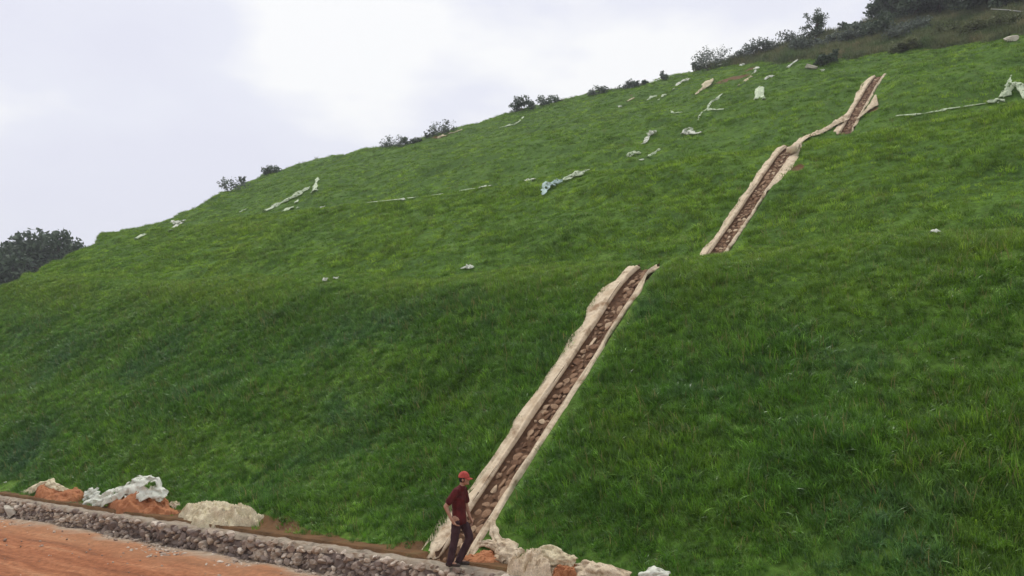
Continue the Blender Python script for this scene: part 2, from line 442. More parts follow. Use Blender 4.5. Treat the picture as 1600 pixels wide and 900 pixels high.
_ico = {}
def ico(sub):
    if sub not in _ico:
        b = bmesh.new(); bmesh.ops.create_icosphere(b, subdivisions=sub, radius=1.0)
        _ico[sub] = (np.array([q.co[:] for q in b.verts]), [tuple(q.index for q in f.verts) for f in b.faces]); b.free()
    return _ico[sub]
def stone_verts(size, ax=(U, N, UP), sub=2, cuts=6):
    """an angular stone: a ball cut flat by several random planes"""
    v, f = ico(sub); v = v.copy()
    for _ in range(cuts):
        d = rng.normal(size=3); d /= np.linalg.norm(d); h = rng.uniform(0.36, 0.78)
        e = v @ d - h
        v = v - np.where(e > 0, e, 0)[:, None] * d
    v = v * (1 + rng.normal(0, 0.03, (len(v), 1)))
    v = v * np.asarray(size)
    a = rng.uniform(-0.5, 0.5); v = v @ np.array(Matrix.Rotation(a, 3, 'Y')).T
    return v[:, :1] * ax[0] + v[:, 1:2] * ax[1] + v[:, 2:3] * ax[2], f

# ------------------------------------------------------------------ ground, hill, road
def sheet(name, x0, x1, y0, y1, z, material, kind, attrs=None):
    o = obj(name, [(x0, y0, z), (x1, y0, z), (x1, y1, z), (x0, y1, z)], [(0, 1, 2, 3)], material)
    o['kind'] = kind
    return o
G0 = P0[2]
sheet('ground', -900, 900, -900, 900, G0 - 1.35, M['hill'], 'structure')

# edge of the sown grass high on the right: beyond it grows the wild brush
GE = [(1085, 112), (1160, 98), (1215, 96), (1262, 92), (1330, 94), (1400, 78), (1470, 72), (1530, 62), (1600, 54), (1800, 20), (2400, -60)]
GEP = np.array([st_of(march(x, y, base_z)) for x, y in GE])
GEP = GEP[np.argsort(GEP[:, 0])]
def wild_amount(s, t):
    te = np.interp(s, GEP[:, 0], GEP[:, 1], right=500.0)
    te = te + 1.6 * fbm(s / 3, t / 3, 44)
    return np.where(s < GEP[-1, 0], sstep(-1.0, 1.0, t - te), 0.0)
BARE = []       # (s, t, radius s, radius t)
for x, y, rx, ry in [(1140, 124, 38, 9), (1110, 132, 12, 6), (1172, 110, 12, 6), (1335, 88, 45, 4), (1440, 78, 40, 3), (690, 214, 22, 4), (985, 151, 8, 3), (1246, 262, 12, 9), (1362, 172, 12, 8)]:
    P = march(x, y, base_z)
    if P is None: continue
    dist = P[1]; s_, t_ = st_of(P)
    BARE.append((s_, t_, rx * dist / F * 1.1, ry * dist / F * 1.9))
def bare_amount(s, t):
    r = np.zeros_like(s)
    for a, b, c_, d in BARE:
        r = np.maximum(r, 1 - sstep(0.3, 1.25, np.sqrt(((s - a) / c_) ** 2 + ((t - b) / d) ** 2)))
    foot = 1 - sstep(-0.35, 0.25, t + 0.5 * fbm(s / 1.2, t / 1.2, 31) - 0.12 * sstep(2, 6, s) * (1 - sstep(8, 12, s)))
    return np.maximum(r, foot)
s_list = np.concatenate([np.arange(-70, -24, 1.2), np.arange(-24, -1.4, 0.35), np.arange(-1.4, 1.4, 0.1), np.arange(1.4, 45, 0.35), np.arange(45, 100, 0.6), np.arange(100, 190, 1.5)])
t_list = np.concatenate([np.array([-0.46, -0.45]), np.arange(-0.4, 14, 0.2), np.arange(14, 54, 0.4), np.arange(54, 90, 0.7), np.arange(90, 200, 2.5)])
S2, T2 = np.meshgrid(s_list, t_list, indexing='ij')
Z2 = ground_z(S2, T2)
Z2[:, 0] = -0.62
V2 = world(S2, T2, Z2).reshape(-1, 3)
hill = obj('hillside', V2, [f[::-1] for f in grid_faces(len(s_list), len(t_list))], M['hill'], None, True,
           {'bare': bare_amount(S2, T2).ravel(), 'wild': wild_amount(S2, T2).ravel()})
hill['kind'] = 'structure'

rs = np.concatenate([np.arange(-60, -12, 2.0), np.arange(-12, 45, 0.5), np.arange(45, 200, 4.0)])
rt = np.concatenate([np.arange(-90, -14, 3.0), np.arange(-14, -0.39, 0.14)])
RS, RT = np.meshgrid(rs, rt, indexing='ij')
RZ = -0.52 + 0.10 * fbm(RS / 9, RT / 1.1, 61, 3) * sstep(-0.6, -1.6, RT) + 0.07 * fbm(RS / 1.0, RT / 0.7, 64, 4) + 0.05 * fbm(RS / 14, RT / 0.45, 67, 2) * sstep(-1.5, -3, RT) + 0.07 * sstep(-2.1, -0.9, RT)
road = obj('road', world(RS, RT, RZ).reshape(-1, 3), [f[::-1] for f in grid_faces(len(rs), len(rt))], M['road'], None, True,
           {'st': np.stack([RS, RT, 0 * RS], -1).reshape(-1, 3)})
road['kind'] = 'structure'

# the air: a thin even haze over the whole place
def haze_box(half, zb, zt, density):
    v = [(x, y, z) for x in (-half, half) for y in (-half, half) for z in (zb, zt)]
    f = [(0, 1, 3, 2), (4, 6, 7, 5), (0, 4, 5, 1), (2, 3, 7, 6), (0, 2, 6, 4), (1, 5, 7, 3)]
    m = bpy.data.materials.new('haze_air'); m.use_nodes = True
    t = m.node_tree; t.nodes.clear()
    o_ = t.nodes.new('ShaderNodeOutputMaterial'); p_ = t.nodes.new('ShaderNodeVolumePrincipled')
    p_.inputs['Color'].default_value = (0.93, 0.95, 1.0, 1); p_.inputs['Density'].default_value = density; p_.inputs['Anisotropy'].default_value = 0.2
    t.links.new(p_.outputs[0], o_.inputs['Volume'])
    b_ = obj('haze', v, f, m, None, False)
    b_['kind'] = 'stuff'
    return b_
haze_box(910.0, G0 - 2.4, G0 + float(Z2.max()) + 12.0, 0.0006)

# ------------------------------------------------------------------ the rubble wall at the foot
wall = empty('stone_wall', world(np.array(0.0), np.array(-0.6), np.array(-0.5)), 'low rubble stone retaining wall between the red road and the grass slope', 'wall')
ws = np.arange(-6.0, 46.0, 0.25)
sec = [(-0.86, -0.60), (-0.80, -0.3), (-0.76, -0.06), (-0.44, -0.06), (-0.44, -0.6)]
wv = []
for s_ in ws:
    for j, (t_, z_) in enumerate(sec):
        wv.append(world(np.array(s_), np.array(t_ + (0.03 * rng.normal() if j in (1,) else 0)), np.array(z_)))
obj('core', wv, grid_faces(len(ws), len(sec)), M['mortar'], wall)
mb = MB()
for layer, (n_, k0, k1) in enumerate([(1500, 0.07, 0.135), (1900, 0.04, 0.075)]):
    s_even = np.linspace(-6.0, 45.0, n_) + rng.normal(0, 0.05, n_)
    zz_ = (rng.permutation(n_) % 5 + rng.uniform(0, 1, n_)) / 5.0
    for s_, q in zip(s_even, zz_):
        k = rng.uniform(k0, k1)
        zc = -0.52 + q * 0.50; tt = -0.86 + 0.10 * q + rng.normal(0, 0.02) + (0.03 if layer else 0.0)
        v, f = stone_verts((k, rng.uniform(0.07, 0.12), k * rng.uniform(0.55, 0.9)), sub=2)
        tint = float(np.clip(0.47 + 0.7 * fbm(np.array(s_ / 2.0), np.array(q * 2), 71) + rng.normal(0, 0.2), 0, 0.93))
        if rng.random() < 0.12: tint = rng.uniform(0.85, 1.0)
        if rng.random() < 0.10: k *= 1.35
        mb.add(v + world(np.array(s_), np.array(tt), np.array(zc)), f, tint)
mb.build('stone_face', M['stone'], wall, smooth=False)
cs = np.arange(-6.0, 46.0, 0.12)
ct = np.array([-0.78, -0.75, -0.68, -0.58, -0.46, -0.40])
CS, CT = np.meshgrid(cs, ct, indexing='ij')
CZ = 0.0 + 0.06 * fbm(CS / 0.35, CT / 0.2, 81, 3) - 0.002
CZ[:, 0] = -0.09; CT = CT + 0.07 * fbm(CS / 0.4, CT * 9, 83, 3)
CZ[:, -1] = 0.0
obj('cap', world(CS, CT, CZ).reshape(-1, 3), [f[::-1] for f in grid_faces(len(cs), len(ct))], M['cap'], wall)

# loose stones swept against the wall, a few lying out on the road
mb = MB()
for _ in range(700):
    s_ = rng.uniform(-2, 40); t_ = rng.uniform(-9, -1.2); k = rng.uniform(0.012, 0.03) * (1.8 if rng.random() < 0.08 else 1)
    v, f = stone_verts((k * 1.3, k * 1.1, k * 0.8), sub=1, cuts=3)
    i_, j_ = np.searchsorted(rs, s_), np.searchsorted(rt, t_)
    mb.add(v + world(np.array(s_), np.array(t_), np.array(RZ[i_, j_] + k * 0.2)), f, float(np.clip(rng.normal(0.3, 0.3), 0, 1)))
for _ in range(3600):
    s_ = rng.uniform(-4, 34); t_ = -0.90 - abs(rng.normal(0, 0.34))
    k = rng.uniform(0.012, 0.034) * (2.2 if rng.random() < 0.14 else 1)
    v, f = stone_verts((k * 1.3, k * 1.1, k * 0.7), sub=1, cuts=3)
    mb.add(v + world(np.array(s_), np.array(t_), np.array(-0.47 + 0.07 * 0 + k * 0.2 - 0.06 * float(sstep(-0.9, -2.1, t_)))), f, float(np.clip(rng.normal(0.5, 0.28), 0, 1)))
o = mb.build('gravel', M['gravel'], None, smooth=False)
tag(o, 'loose pale stones and dirt swept along the foot of the wall', None, None, 'stuff')
P = at_t(15, 801, -0.95)
v, f = stone_verts((0.34, 0.16, 0.15), sub=3, cuts=7)
o = obj('rock', v + P, f, M['rock'], None, False)
tag(o, 'pale flat rock leaning on the wall at the far left of the road', 'rock')

# ------------------------------------------------------------------ grass
def tuft(name, nb, hmin, hmax, rad, wid, material, lean=0.5, seed=0):
    r = np.random.default_rng(seed)
    v = []; f = []
    for _ in range(nb):
        a = r.uniform(0, 2 * pi); q = rad * sqrt(r.uniform()); x0, y0 = q * cos(a), q * sin(a)
        h = r.uniform(hmin, hmax); d = a + r.normal(0, 0.8); ln = r.uniform(0.25, 1.0) * lean * h
        w0 = wid * r.uniform(0.7, 1.3); px_, py_ = -sin(d + r.normal(0, .5)), cos(d + r.normal(0, .5))
        o = len(v); nseg = 4
        for k in range(nseg + 1):
            u_ = k / nseg
            w = w0 * (1 - u_ ** 1.6) * 0.5 + 0.0006
            cx = x0 + cos(d) * ln * u_ ** 1.8; cy = y0 + sin(d) * ln * u_ ** 1.8; cz = h * (u_ - 0.32 * lean * u_ ** 3) - 0.03
            v += [(cx - px_ * w, cy - py_ * w, cz), (cx + px_ * w, cy + py_ * w, cz)]
        for k in range(nseg):
            f.append((o + 2 * k, o + 2 * k + 1, o + 2 * k + 3, o + 2 * k + 2))
    me = bpy.data.meshes.new(name); me.from_pydata(v, [], f); me.materials.append(material)
    me.polygons.foreach_set('use_smooth', [True] * len(me.polygons))
    return bpy.data.objects.new(name, me)
def tuft_set(name, items):
    c = bpy.data.collections.new(name)
    for o in items: c.objects.link(o)
    return c
M['straw'] = foliage_mat('straw_blade', [(0.3, (0.20, 0.19, 0.07)), (0.65, (0.34, 0.30, 0.12))], 0.5, 4.0, 0.3, 0.6)
T_near = tuft_set('near_tufts', [tuft('grass_tuft', 30, 0.07, 0.25, 0.12, 0.011, M['grass'], l, i) for i, l in enumerate((0.4, 0.6, 0.85, 0.5, 0.7, 0.95, 0.45))]
                  + [tuft('leafy_tuft', 20, 0.05, 0.17, 0.13, 0.026, M['grass'], l, 10 + i) for i, l in enumerate((0.7, 1.1, 1.3))]
                  + [tuft('straw_tuft', 3, 0.18, 0.36, 0.10, 0.008, M['straw'], 0.5, 15)])
T_far = tuft_set('far_tufts', [tuft('grass_tuft', 40, 0.08, 0.26, 0.26, 0.020, M['grass_far'], l, 20 + i) for i, l in enumerate((0.6, 0.8, 1.0, 0.9, 0.7, 1.1))]
                 + [tuft('straw_tuft', 5, 0.14, 0.30, 0.2, 0.014, M['straw'], 0.6, 29)])
T_brush = tuft_set('brush_tufts', [tuft('brush_tuft', 34, 0.25, 0.75, 0.28, 0.028, M['brush'], l, 40 + i) for i, l in enumerate((0.4, 0.6, 0.8))])

def scatter(name, label, coll, s, t, scale, idx_n, tilt=0.55):
    z = ground_z(s, t)
    Pw = world(s, t, z)
    n_ = len(s)
    e = 0.35
    ds = (ground_z(s + e, t) - ground_z(s - e, t)) / (2 * e); dt = (ground_z(s, t + e) - ground_z(s, t - e)) / (2 * e)
    nrm = -ds[:, None] * U - dt[:, None] * N + UP
    nrm /= np.linalg.norm(nrm, axis=1)[:, None]
    zz = nrm * tilt + UP * (1 - tilt) + rng.normal(0, 0.10, (n_, 3))
    zz /= np.linalg.norm(zz, axis=1)[:, None]
    a = rng.uniform(0, 2 * pi, n_)
    x0 = np.stack([np.cos(a), np.sin(a), 0 * a], 1)
    xx = x0 - (x0 * zz).sum(1)[:, None] * zz; xx /= np.linalg.norm(xx, axis=1)[:, None]
    yy = np.cross(zz, xx)
    b = -np.arcsin(np.clip(xx[:, 2], -1, 1)); ax = np.arctan2(yy[:, 2], zz[:, 2]); cz = np.arctan2(xx[:, 1], xx[:, 0])
    me = bpy.data.meshes.new(name)
    me.vertices.add(n_); me.vertices.foreach_set('co', Pw.ravel())
    q = me.attributes.new('rot', 'FLOAT_VECTOR', 'POINT'); q.data.foreach_set('vector', np.stack([ax, b, cz], 1).ravel())
    q = me.attributes.new('scl', 'FLOAT', 'POINT'); q.data.foreach_set('value', scale.astype(float))
    lip_ = np.exp(-((t - 9.3) / 1.7) ** 2) + 0.55 * np.exp(-((t - 12.3) / 1.6) ** 2) + 1.0 * np.exp(-((t - 25.3) / 2.0) ** 2)  # where tufts are tinted brighter, as if the upturned lips caught light
    q = me.attributes.new('lit_lip_tint', 'FLOAT', 'POINT'); q.data.foreach_set('value', np.clip(lip_ * (0.8 + 0.8 * fbm(s / 3.0, t / 2.0, 191, 2)), 0, 1).astype(float))
    q = me.attributes.new('idx', 'INT', 'POINT'); q.data.foreach_set('value', rng.integers(0, idx_n, n_).astype(np.int32))
    o = bpy.data.objects.new(name, me); COL.objects.link(o)
    g = bpy.data.node_groups.new(name + '_scatter', 'GeometryNodeTree')
    g.interface.new_socket('Geometry', in_out='INPUT', socket_type='NodeSocketGeometry')
    g.interface.new_socket('Geometry', in_out='OUTPUT', socket_type='NodeSocketGeometry')
    gi = g.nodes.new('NodeGroupInput'); go = g.nodes.new('NodeGroupOutput')
    ip = g.nodes.new('GeometryNodeInstanceOnPoints'); ci = g.nodes.new('GeometryNodeCollectionInfo')
    ci.inputs['Collection'].default_value = coll
    ci.inputs['Separate Children'].default_value = True; ci.inputs['Reset Children'].default_value = True
    def na(nm, ty):
        k = g.nodes.new('GeometryNodeInputNamedAttribute'); k.data_type = ty; k.inputs['Name'].default_value = nm
        return [x for x in k.outputs if x.enabled and x.name == 'Attribute'][0]
    g.links.new(gi.outputs[0], ip.inputs['Points']); g.links.new(ci.outputs[0], ip.inputs['Instance'])
    ip.inputs['Pick Instance'].default_value = True
    g.links.new(na('idx', 'INT'), ip.inputs['Instance Index'])
    er = g.nodes.new('FunctionNodeEulerToRotation'); g.links.new(na('rot', 'FLOAT_VECTOR'), er.inputs[0]); g.links.new(er.outputs[0], ip.inputs['Rotation'])
    g.links.new(na('scl', 'FLOAT'), ip.inputs['Scale'])
    g.links.new(ip.outputs[0], go.inputs[0])
    md = o.modifiers.new('scatter', 'NODES'); md.node_group = g
    return tag(o, label, None, None, 'stuff')
def spread(s0, s1, t0, t1, per_m2):
    k = int((s1 - s0) * (t1 - t0) * per_m2)
    return rng.uniform(s0, s1, k), rng.uniform(t0, t1, k)
def visible_strip(s, t):
    """keep only what can stand in or near the frame"""
    X = P0[0] + s * U[0] + t * N[0]; Y = P0[1] + s * U[1] + t * N[1]
    a = X / np.maximum(Y, 0.5)
    return (Y > 2) & (a > -0.95) & (a < 1.15)
def off_channel(s, t, extra=0.0):
    k = np.ones(len(s), bool)
    for i, (a, b) in enumerate(CH):
        lo, hi = -0.72 - extra, 0.62 + extra
        k &= ~((s > lo) & (s < hi) & (t > a - 0.3) & (t < b + 0.15))
    return k
SOIL_SPOTS = []      # filled below: (s, t, rs, rt) where no grass grows
for x, y, a, b in [(92, 776, 0.9, 0.5), (222, 790, 1.05, 0.6), (350, 812, 1.35, 0.42), (10, 770, 0.5, 0.4)]:
    s_, t_ = st_of(at_t(x, y, 0.1)); SOIL_SPOTS.append((s_, 0.0, a, b))
for x, a, b in [(770, 0.55, 0.62), (840, 0.75, 0.42), (920, 0.75, 0.30), (1020, 0.4, 0.25)]:
    s_, t_ = st_of(at_t(x, 880, -0.1)); SOIL_SPOTS.append((s_, -0.05, a, b))
def off_spots(s, t):
    k = np.ones(len(s), bool)
    for a, b, c_, d in SOIL_SPOTS:
        k &= ((s - a) / c_) ** 2 + ((t - b) / d) ** 2 > 1
    return k
def place(zone, per, size, coll, ncoll, name, label, jitter=(0.7, 1.3), wild=False):
    s, t = spread(*zone, per)
    d, _ = over_crest(s, t)
    k = visible_strip(s, t) & off_channel(s, t) & off_spots(s, t) & (d < 1.0)
    w = wild_amount(s, t)
    k &= (rng.random(len(s)) < w) if wild else (rng.random(len(s)) > w)
    if not wild:
        k &= rng.random(len(s)) > bare_amount(s, t) * 0.95
    s, t = s[k], t[k]
    vig = 1 + 0.7 * fbm(s / 2.2, t / 1.8, 101, 2)            # clumps of taller growth
    vig = np.clip(vig, 0.75, 1.5) * (1 - 0.45 * np.exp(-((t - 9.8) / 1.0) ** 2)) * (0.6 + 0.4 * sstep(-0.2, 0.6, t))
    return s, t, size * rng.uniform(*jitter, len(s)) * vig
A = place((-24, 46, -0.35, 10.6), 115, 0.95, T_near, 5, '', '')
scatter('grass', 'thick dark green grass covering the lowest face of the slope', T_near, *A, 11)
B = place((-32, 80, 10.2, 27), 20, 0.78, T_far, 3, '', '')
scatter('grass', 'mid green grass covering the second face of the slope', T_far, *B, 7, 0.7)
Cc = place((-44, 112, 27, 108), 7.5, 0.85, T_far, 3, '', '')
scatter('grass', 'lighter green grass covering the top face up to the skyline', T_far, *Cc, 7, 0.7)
D = place((-60, 40, 50, 100), 12.0, 1.4, T_brush, 3, '', '', wild=True)
scatter('undergrowth', 'brownish dry brush above the sown grass high on the right', T_brush, *D, 3, 0.3)

# grey weeds growing along the crest
sk, tk = spread(-5, 110, 40, 108, 3.0)
dk, _ = over_crest(sk, tk)
kk = (np.abs(dk) < 1.3) & visible_strip(sk, tk) & (rng.random(len(sk)) < 0.25 + 1.3 * fbm(sk / 4, tk / 4, 171)) & (wild_amount(sk, tk) < .5)
scatter('weeds', 'thin grey weeds along the skyline of the hill', T_brush, sk[kk], tk[kk], rng.uniform(0.4, 1.0, kk.sum()), 3, 0.2)

# ------------------------------------------------------------------ the stone drainage channels
def channel(t0, t1, label, flaps):
    """flaps: (t centre, half length, side, extra width) where the cloth edge is folded out"""
    root = empty('drainage_channel', on_ground(0.0, t0), label, 'drainage channel', 'stone drainage channels stepping up the slope')
    ts = np.arange(t0, t1 + 0.01, 0.12); n_ = len(ts)
    def zz(s, t): return base_z(s, t)
    z0 = zz(0 * ts, ts)
    # mud bed
    prof_s = np.array([0.28, 0.24, -0.05, -0.34, -0.37]); prof_z = np.array([0.035, -0.16, -0.18, -0.16, 0.03])
    SS, TT = np.meshgrid(prof_s, ts, indexing='ij'); ZZ = z0[None] + prof_z[:, None] + 0.02 * fbm(SS * 5, TT * 2, 131)
    SS = SS.T; TT = TT.T; ZZ = ZZ.T
    obj('bed', world(SS, TT, ZZ).reshape(-1, 3), grid_faces(n_, 5), M['mud'], root)
    mb = MB()
    t_ = t0
    while t_ < t1 - 0.05:
        s_ = -0.32
        band = 0.22 + 0.42 * float((t_ / 0.42) % 1.0 > 0.5) + float(rng.normal(0.0, 0.08))
        while s_ < 0.23:
            k = rng.uniform(0.04, 0.13)
            dz = float(zz(np.array([0.0]), np.array([t_ + 0.2]))[0] - zz(np.array([0.0]), np.array([t_]))[0]) / 0.2
            up = -dz * N + UP; up = up / np.linalg.norm(up); fw = N + dz * UP; fw = fw / np.linalg.norm(fw)
            v, f = stone_verts((k, k * rng.uniform(0.7, 1.7), 0.035), (U, fw, up), 2, 5)
            zc = float(zz(np.array([0.0]), np.array([t_]))[0]) - 0.160
            mb.add(v + world(np.array(s_), np.array(t_ + rng.normal(0, 0.03)), np.array(zc)), f, float(np.clip(rng.normal(band, 0.2), 0, 1)))
            s_ += k * 1.9
        t_ += rng.uniform(0.13, 0.19)
    mb.build('stone_bed', M['bedstone'], root, smooth=False)
    for side in (1, -1):
        if side > 0:
            base = [(0.255, -0.08), (0.262, -0.02), (0.27, 0.03), (0.29, 0.05), (0.33, 0.055), (0.39, 0.045), (0.46, 0.04), (0.53, 0.03), (0.58, -0.015)]
        else:
            base = [(-0.342, -0.08), (-0.347, -0.02), (-0.352, 0.03), (-0.36, 0.045), (-0.372, 0.05), (-0.385, 0.055), (-0.41, 0.045), (-0.435, 0.03), (-0.46, -0.03)]
        _b = np.array(base); _u = np.linspace(0, len(base) - 1, 17)
        base = [(float(np.interp(q_, np.arange(len(_b)), _b[:, 0])), float(np.interp(q_, np.arange(len(_b)), _b[:, 1]))) for q_ in _u]
        rows = []
        t_side = ts if side > 0 else ts[:-3]
        for t_ in t_side:
            endf = float(sstep(t0 - 0.01, t0 + 0.3, t_) * sstep(t1 + 0.02, t1 - 0.3, t_))
            w = 1.0; lift = 0.0
            jit = 0.17 * float(fbm(np.array(t_ * 1.2), np.array(side * 3.0 + t0), 141, 4))
            for tc, hl, sd, ex in flaps:
                if sd == side:
                    q = max(0.0, 1 - ((t_ - tc) / hl) ** 2)
                    jit += ex * q ** 0.7; lift += 0.10 * abs(ex) * q
            r_ = []
            for j, (s_, z_) in enumerate(base):
                u_ = j / (len(base) - 1)
                so_ = s_ + side * jit * u_ ** 1.5
                z1 = float(base_z(np.array([so_]), np.array([t_]))[0]) if j > 8 else float(base_z(np.array([0.0]), np.array([t_]))[0])
                cr = 0.03 * float(fbm(np.array(t_ * 0.9 + 0.1 * j), np.array(j * 0.8 + side * 7), 151, 3)) + 0.16 * (0.10 - abs(float(fbm(np.array(t_ * 0.55), np.array(j * 0.33 + side * 5), 153, 2)))) * (1 if j > 3 else 0)
                r_.append(world(np.array(so_), np.array(t_ + 0.12 * float(fbm(np.array(j * 1.1 + side), np.array(t0), 155)) * (1 if t_ > t1 - 0.2 or t_ < t0 + 0.2 else 0)),
                                np.array(z1 + min(z_, z_ * endf - 0.10 * (1 - endf)) + lift * u_ * (1.0 - u_) * 3 * endf + cr * (1 if j > 0 else 0))))
            rows.append(r_)
        vv = np.array(rows).reshape(-1, 3)
        fc = grid_faces(len(t_side), len(base))
        o = obj('side_lining', vv, fc, M['lining'], root)
        sm = o.modifiers.new('thickness', 'SOLIDIFY'); sm.thickness = 0.02; sm.offset = 0
    return root
channel(*CH[0], 'longest and lowest stone channel with pale cloth edges, rising behind the person', [(7.3, 0.8, 1, 0.26), (5.6, 1.5, 1, 0.10), (0.0, 1.3, 1, 0.24), (0.2, 1.3, -1, 0.12)])
channel(CH[1][0], CH[1][1], 'middle stone channel with pale cloth edges between the first and second benches', [(22.3, 2.6, -1, 0.42), (24.6, 1.0, 1, 0.10)])
channel(*CH[2], 'highest stone channel with pale cloth edges, ending under the brush', [(44.5, 2.8, 1, 0.15), (37.5, 1.5, 1, 0.1)])

# ------------------------------------------------------------------ cloth ribbons: netting scraps
def catmull(P, k=6):
    P = [np.asarray(q, float) for q in P]
    if len(P) == 1: return P
    Q = [2 * P[0] - P[1]] + P + [2 * P[-1] - P[-2]]
    out = []
    for i in range(1, len(Q) - 2):
        for j in range(k):
            u_ = j / k
            out.append(0.5 * ((2 * Q[i]) + (-Q[i - 1] + Q[i + 1]) * u_ + (2 * Q[i - 1] - 5 * Q[i] + 4 * Q[i + 1] - Q[i + 2]) * u_ ** 2 + (-Q[i - 1] + 3 * Q[i] - 3 * Q[i + 1] + Q[i + 2]) * u_ ** 3))
    out.append(P[-1])
    return out
def ribbon(name, pts, widths, hint, material, label, cat, group=None, crumple=0.25, arch=0.35, k=7, m_=9, parent=None):
    """a crumpled band of cloth along pts; hint is the direction its back bulges to"""
    Q = catmull(pts, k)
    W = np.interp(np.linspace(0, 1, len(Q)), np.linspace(0, 1, len(widths)), widths)
    sd = int(rng.integers(0, 9999))
    rows = []
    for i, q in enumerate(Q):
        d = Q[min(i + 1, len(Q) - 1)] - Q[max(i - 1, 0)]; d = d / (np.linalg.norm(d) + 1e-9)
        h = hint if not callable(hint) else hint(q)
        h = h - (h @ d) * d; h = h / (np.linalg.norm(h) + 1e-9)
        sv = np.cross(d, h)
        w = W[i] * (1 + (0.9 if crumple > 0.2 else 0.5) * float(vnoise(np.array(i * (0.45 if crumple > 0.2 else 0.22)), np.array(0.0), sd)))
        for j in range(m_):
            v_ = j / (m_ - 1) * 2 - 1
            iu, ju = i * 5.0 / k, j * 8.0 / (m_ - 1)
            n1 = float(fbm(np.array(iu * 0.55), np.array(ju * 0.55), sd + 3, 2)); n2 = float(fbm(np.array(iu * 0.7 + 30), np.array(ju * 0.5), sd + 9, 2))
            cre = 0.0 if name == 'netting_scrap' else 0.5 * w * (0.14 - abs(float(fbm(np.array(iu * 0.42 + ju * 0.22), np.array(ju * 0.30 - iu * 0.12), sd + 31, 3))))
            rows.append(q + sv * (v_ * w * 0.5 + n2 * crumple * w + 0.4 * cre) + h * (arch * w * (1 - abs(v_) ** 1.5) + n1 * crumple * w + cre) + d * n2 * crumple * w * 0.6)
    o = obj(name, rows, grid_faces(len(Q), m_), material, parent)
    sm = o.modifiers.new('thickness', 'SOLIDIFY'); sm.thickness = 0.007 if name == 'netting_scrap' else 0.014; sm.offset = 0
    return tag(o, label, cat, group)
def scrap(px, widths, label, material='net', lift=None, arch=0.55, crumple=0.3, group='netting scraps on the slope'):
    pts = []
    for i, (x, y) in enumerate(px):
        P = hit(x, y)
        if P is None: continue
        s_, t_ = st_of(P); nr = normal_at(s_, t_)
        l_ = 0.08 if lift is None else (lift[i] if isinstance(lift, (list, tuple)) else lift * 0.7)
        pts.append((P, nr, l_))
    if len(pts) == 1:
        pts = [(pts[0][0] - U * widths[0] * 0.5, pts[0][1], pts[0][2]), (pts[0][0] + N * 0.1, pts[0][1], pts[0][2]), (pts[0][0] + U * widths[0] * 0.5, pts[0][1], pts[0][2])]
    nr = np.mean([p_[1] for p_ in pts], axis=0)
    P3 = [p_[0] + UP * p_[2] for p_ in pts]
    return ribbon('netting_scrap', P3, [0.62 * w for w in widths], nr, M[material], label, 'netting scrap', group, crumple, arch * 0.45, 9, 11)

scrap([(412, 333), (440, 319), (468, 304), (484, 294)], [.9, .75, 1.0, .45], 'long pale netting strip running uphill on the left of the second bench', lift=.2)
scrap([(490, 303), (494, 288), (496, 281)], [1.1, .6, .6], 'hooked upright netting scrap at the upper end of the long pale strip', lift=.3)
scrap([(442, 333), (455, 326), (466, 326)], [.4, .7, .3], 'short netting scrap lying below the middle of the long pale strip')
scrap([(463, 319), (465, 315)], [.5, .3], 'tiny tongue of netting hanging off the underside of the long pale strip', lift=.2)
scrap([(501, 326), (508, 324)], [.5, .4], 'tiny white netting dot right of the hooked upright scrap', 'net_white')
scrap([(374, 333), (385, 328)], [.4, .5], 'faint netting scrap left of the lower end of the long pale strip')
scrap([(266, 363), (276, 354), (286, 350)], [.5, 1.2, .7], 'ragged pale netting patch below the skyline at the far left end', 'net_white')
scrap([(268, 347), (276, 349), (290, 345)], [.5, .8, .4], 'pale netting fold on the skyline at the far left end of the hill', 'net_white')
scrap([(212, 375), (226, 368)], [.4, .5], 'leftmost short pale netting strip, low on the far left shoulder')
scrap([(572, 319), (610, 315), (645, 311), (690, 305), (725, 299), (750, 295)], [.18, .14, .2, .22, .26, .3], 'thin pale netting edge following the lip of the second bench', lift=.13, arch=.3)
scrap([(750, 296), (758, 294), (767, 293)], [.4, .9, .5], 'white netting clump at the right end of the thin pale bench edge', 'net_white')
scrap([(624, 315), (632, 313)], [.4, .4], 'small white netting dot on the middle of the thin pale bench edge', 'net_white')
scrap([(780, 201), (795, 197), (803, 196)], [.3, .7, .4], 'flat pale netting strip below the round shrub on the skyline')
scrap([(803, 196), (812, 190), (818, 183)], [.5, .7, .3], 'pointed netting tongue rising right of the flat strip below the round shrub')
scrap([(848, 309), (854, 297), (864, 291), (879, 286)], [.12, 1.0, 1.3, .3], 'large bluish white netting sheet caught on the second face', 'net_blue', lift=.2, arch=.35)
scrap([(881, 286), (893, 280), (905, 275), (921, 269)], [.3, 1.1, 1.0, .1], 'large yellowish netting sheet joined uphill of the bluish white one', 'net', lift=.2, arch=.35)
scrap([(822, 283), (834, 283)], [.4, .35], 'tiny pale netting scrap left of the bluish white sheet', 'net_white')
scrap([(983, 247), (988, 241), (1002, 241)], [.5, .9, .3], 'pale netting scrap with a flat tail, lower left of the cluster in the upper middle')
scrap([(1006, 229), (1012, 219), (1017, 211), (1022, 213)], [.4, .5, 1.1, .6], 'white tent shaped netting scrap topping the cluster in the upper middle', 'net_white', lift=.25)
scrap([(1012, 247), (1021, 242), (1030, 235)], [.3, .5, .3], 'slanted netting strip on the right of the cluster in the upper middle')
scrap([(999, 252), (1006, 251)], [.3, .4], 'tiny white netting dot under the cluster in the upper middle', 'net_white')
scrap([(1066, 213), (1074, 206), (1082, 211), (1096, 211)], [.4, 1.2, .7, .3], 'pale netting clump with trailing threads left of the second channel', 'net_white', lift=.2)
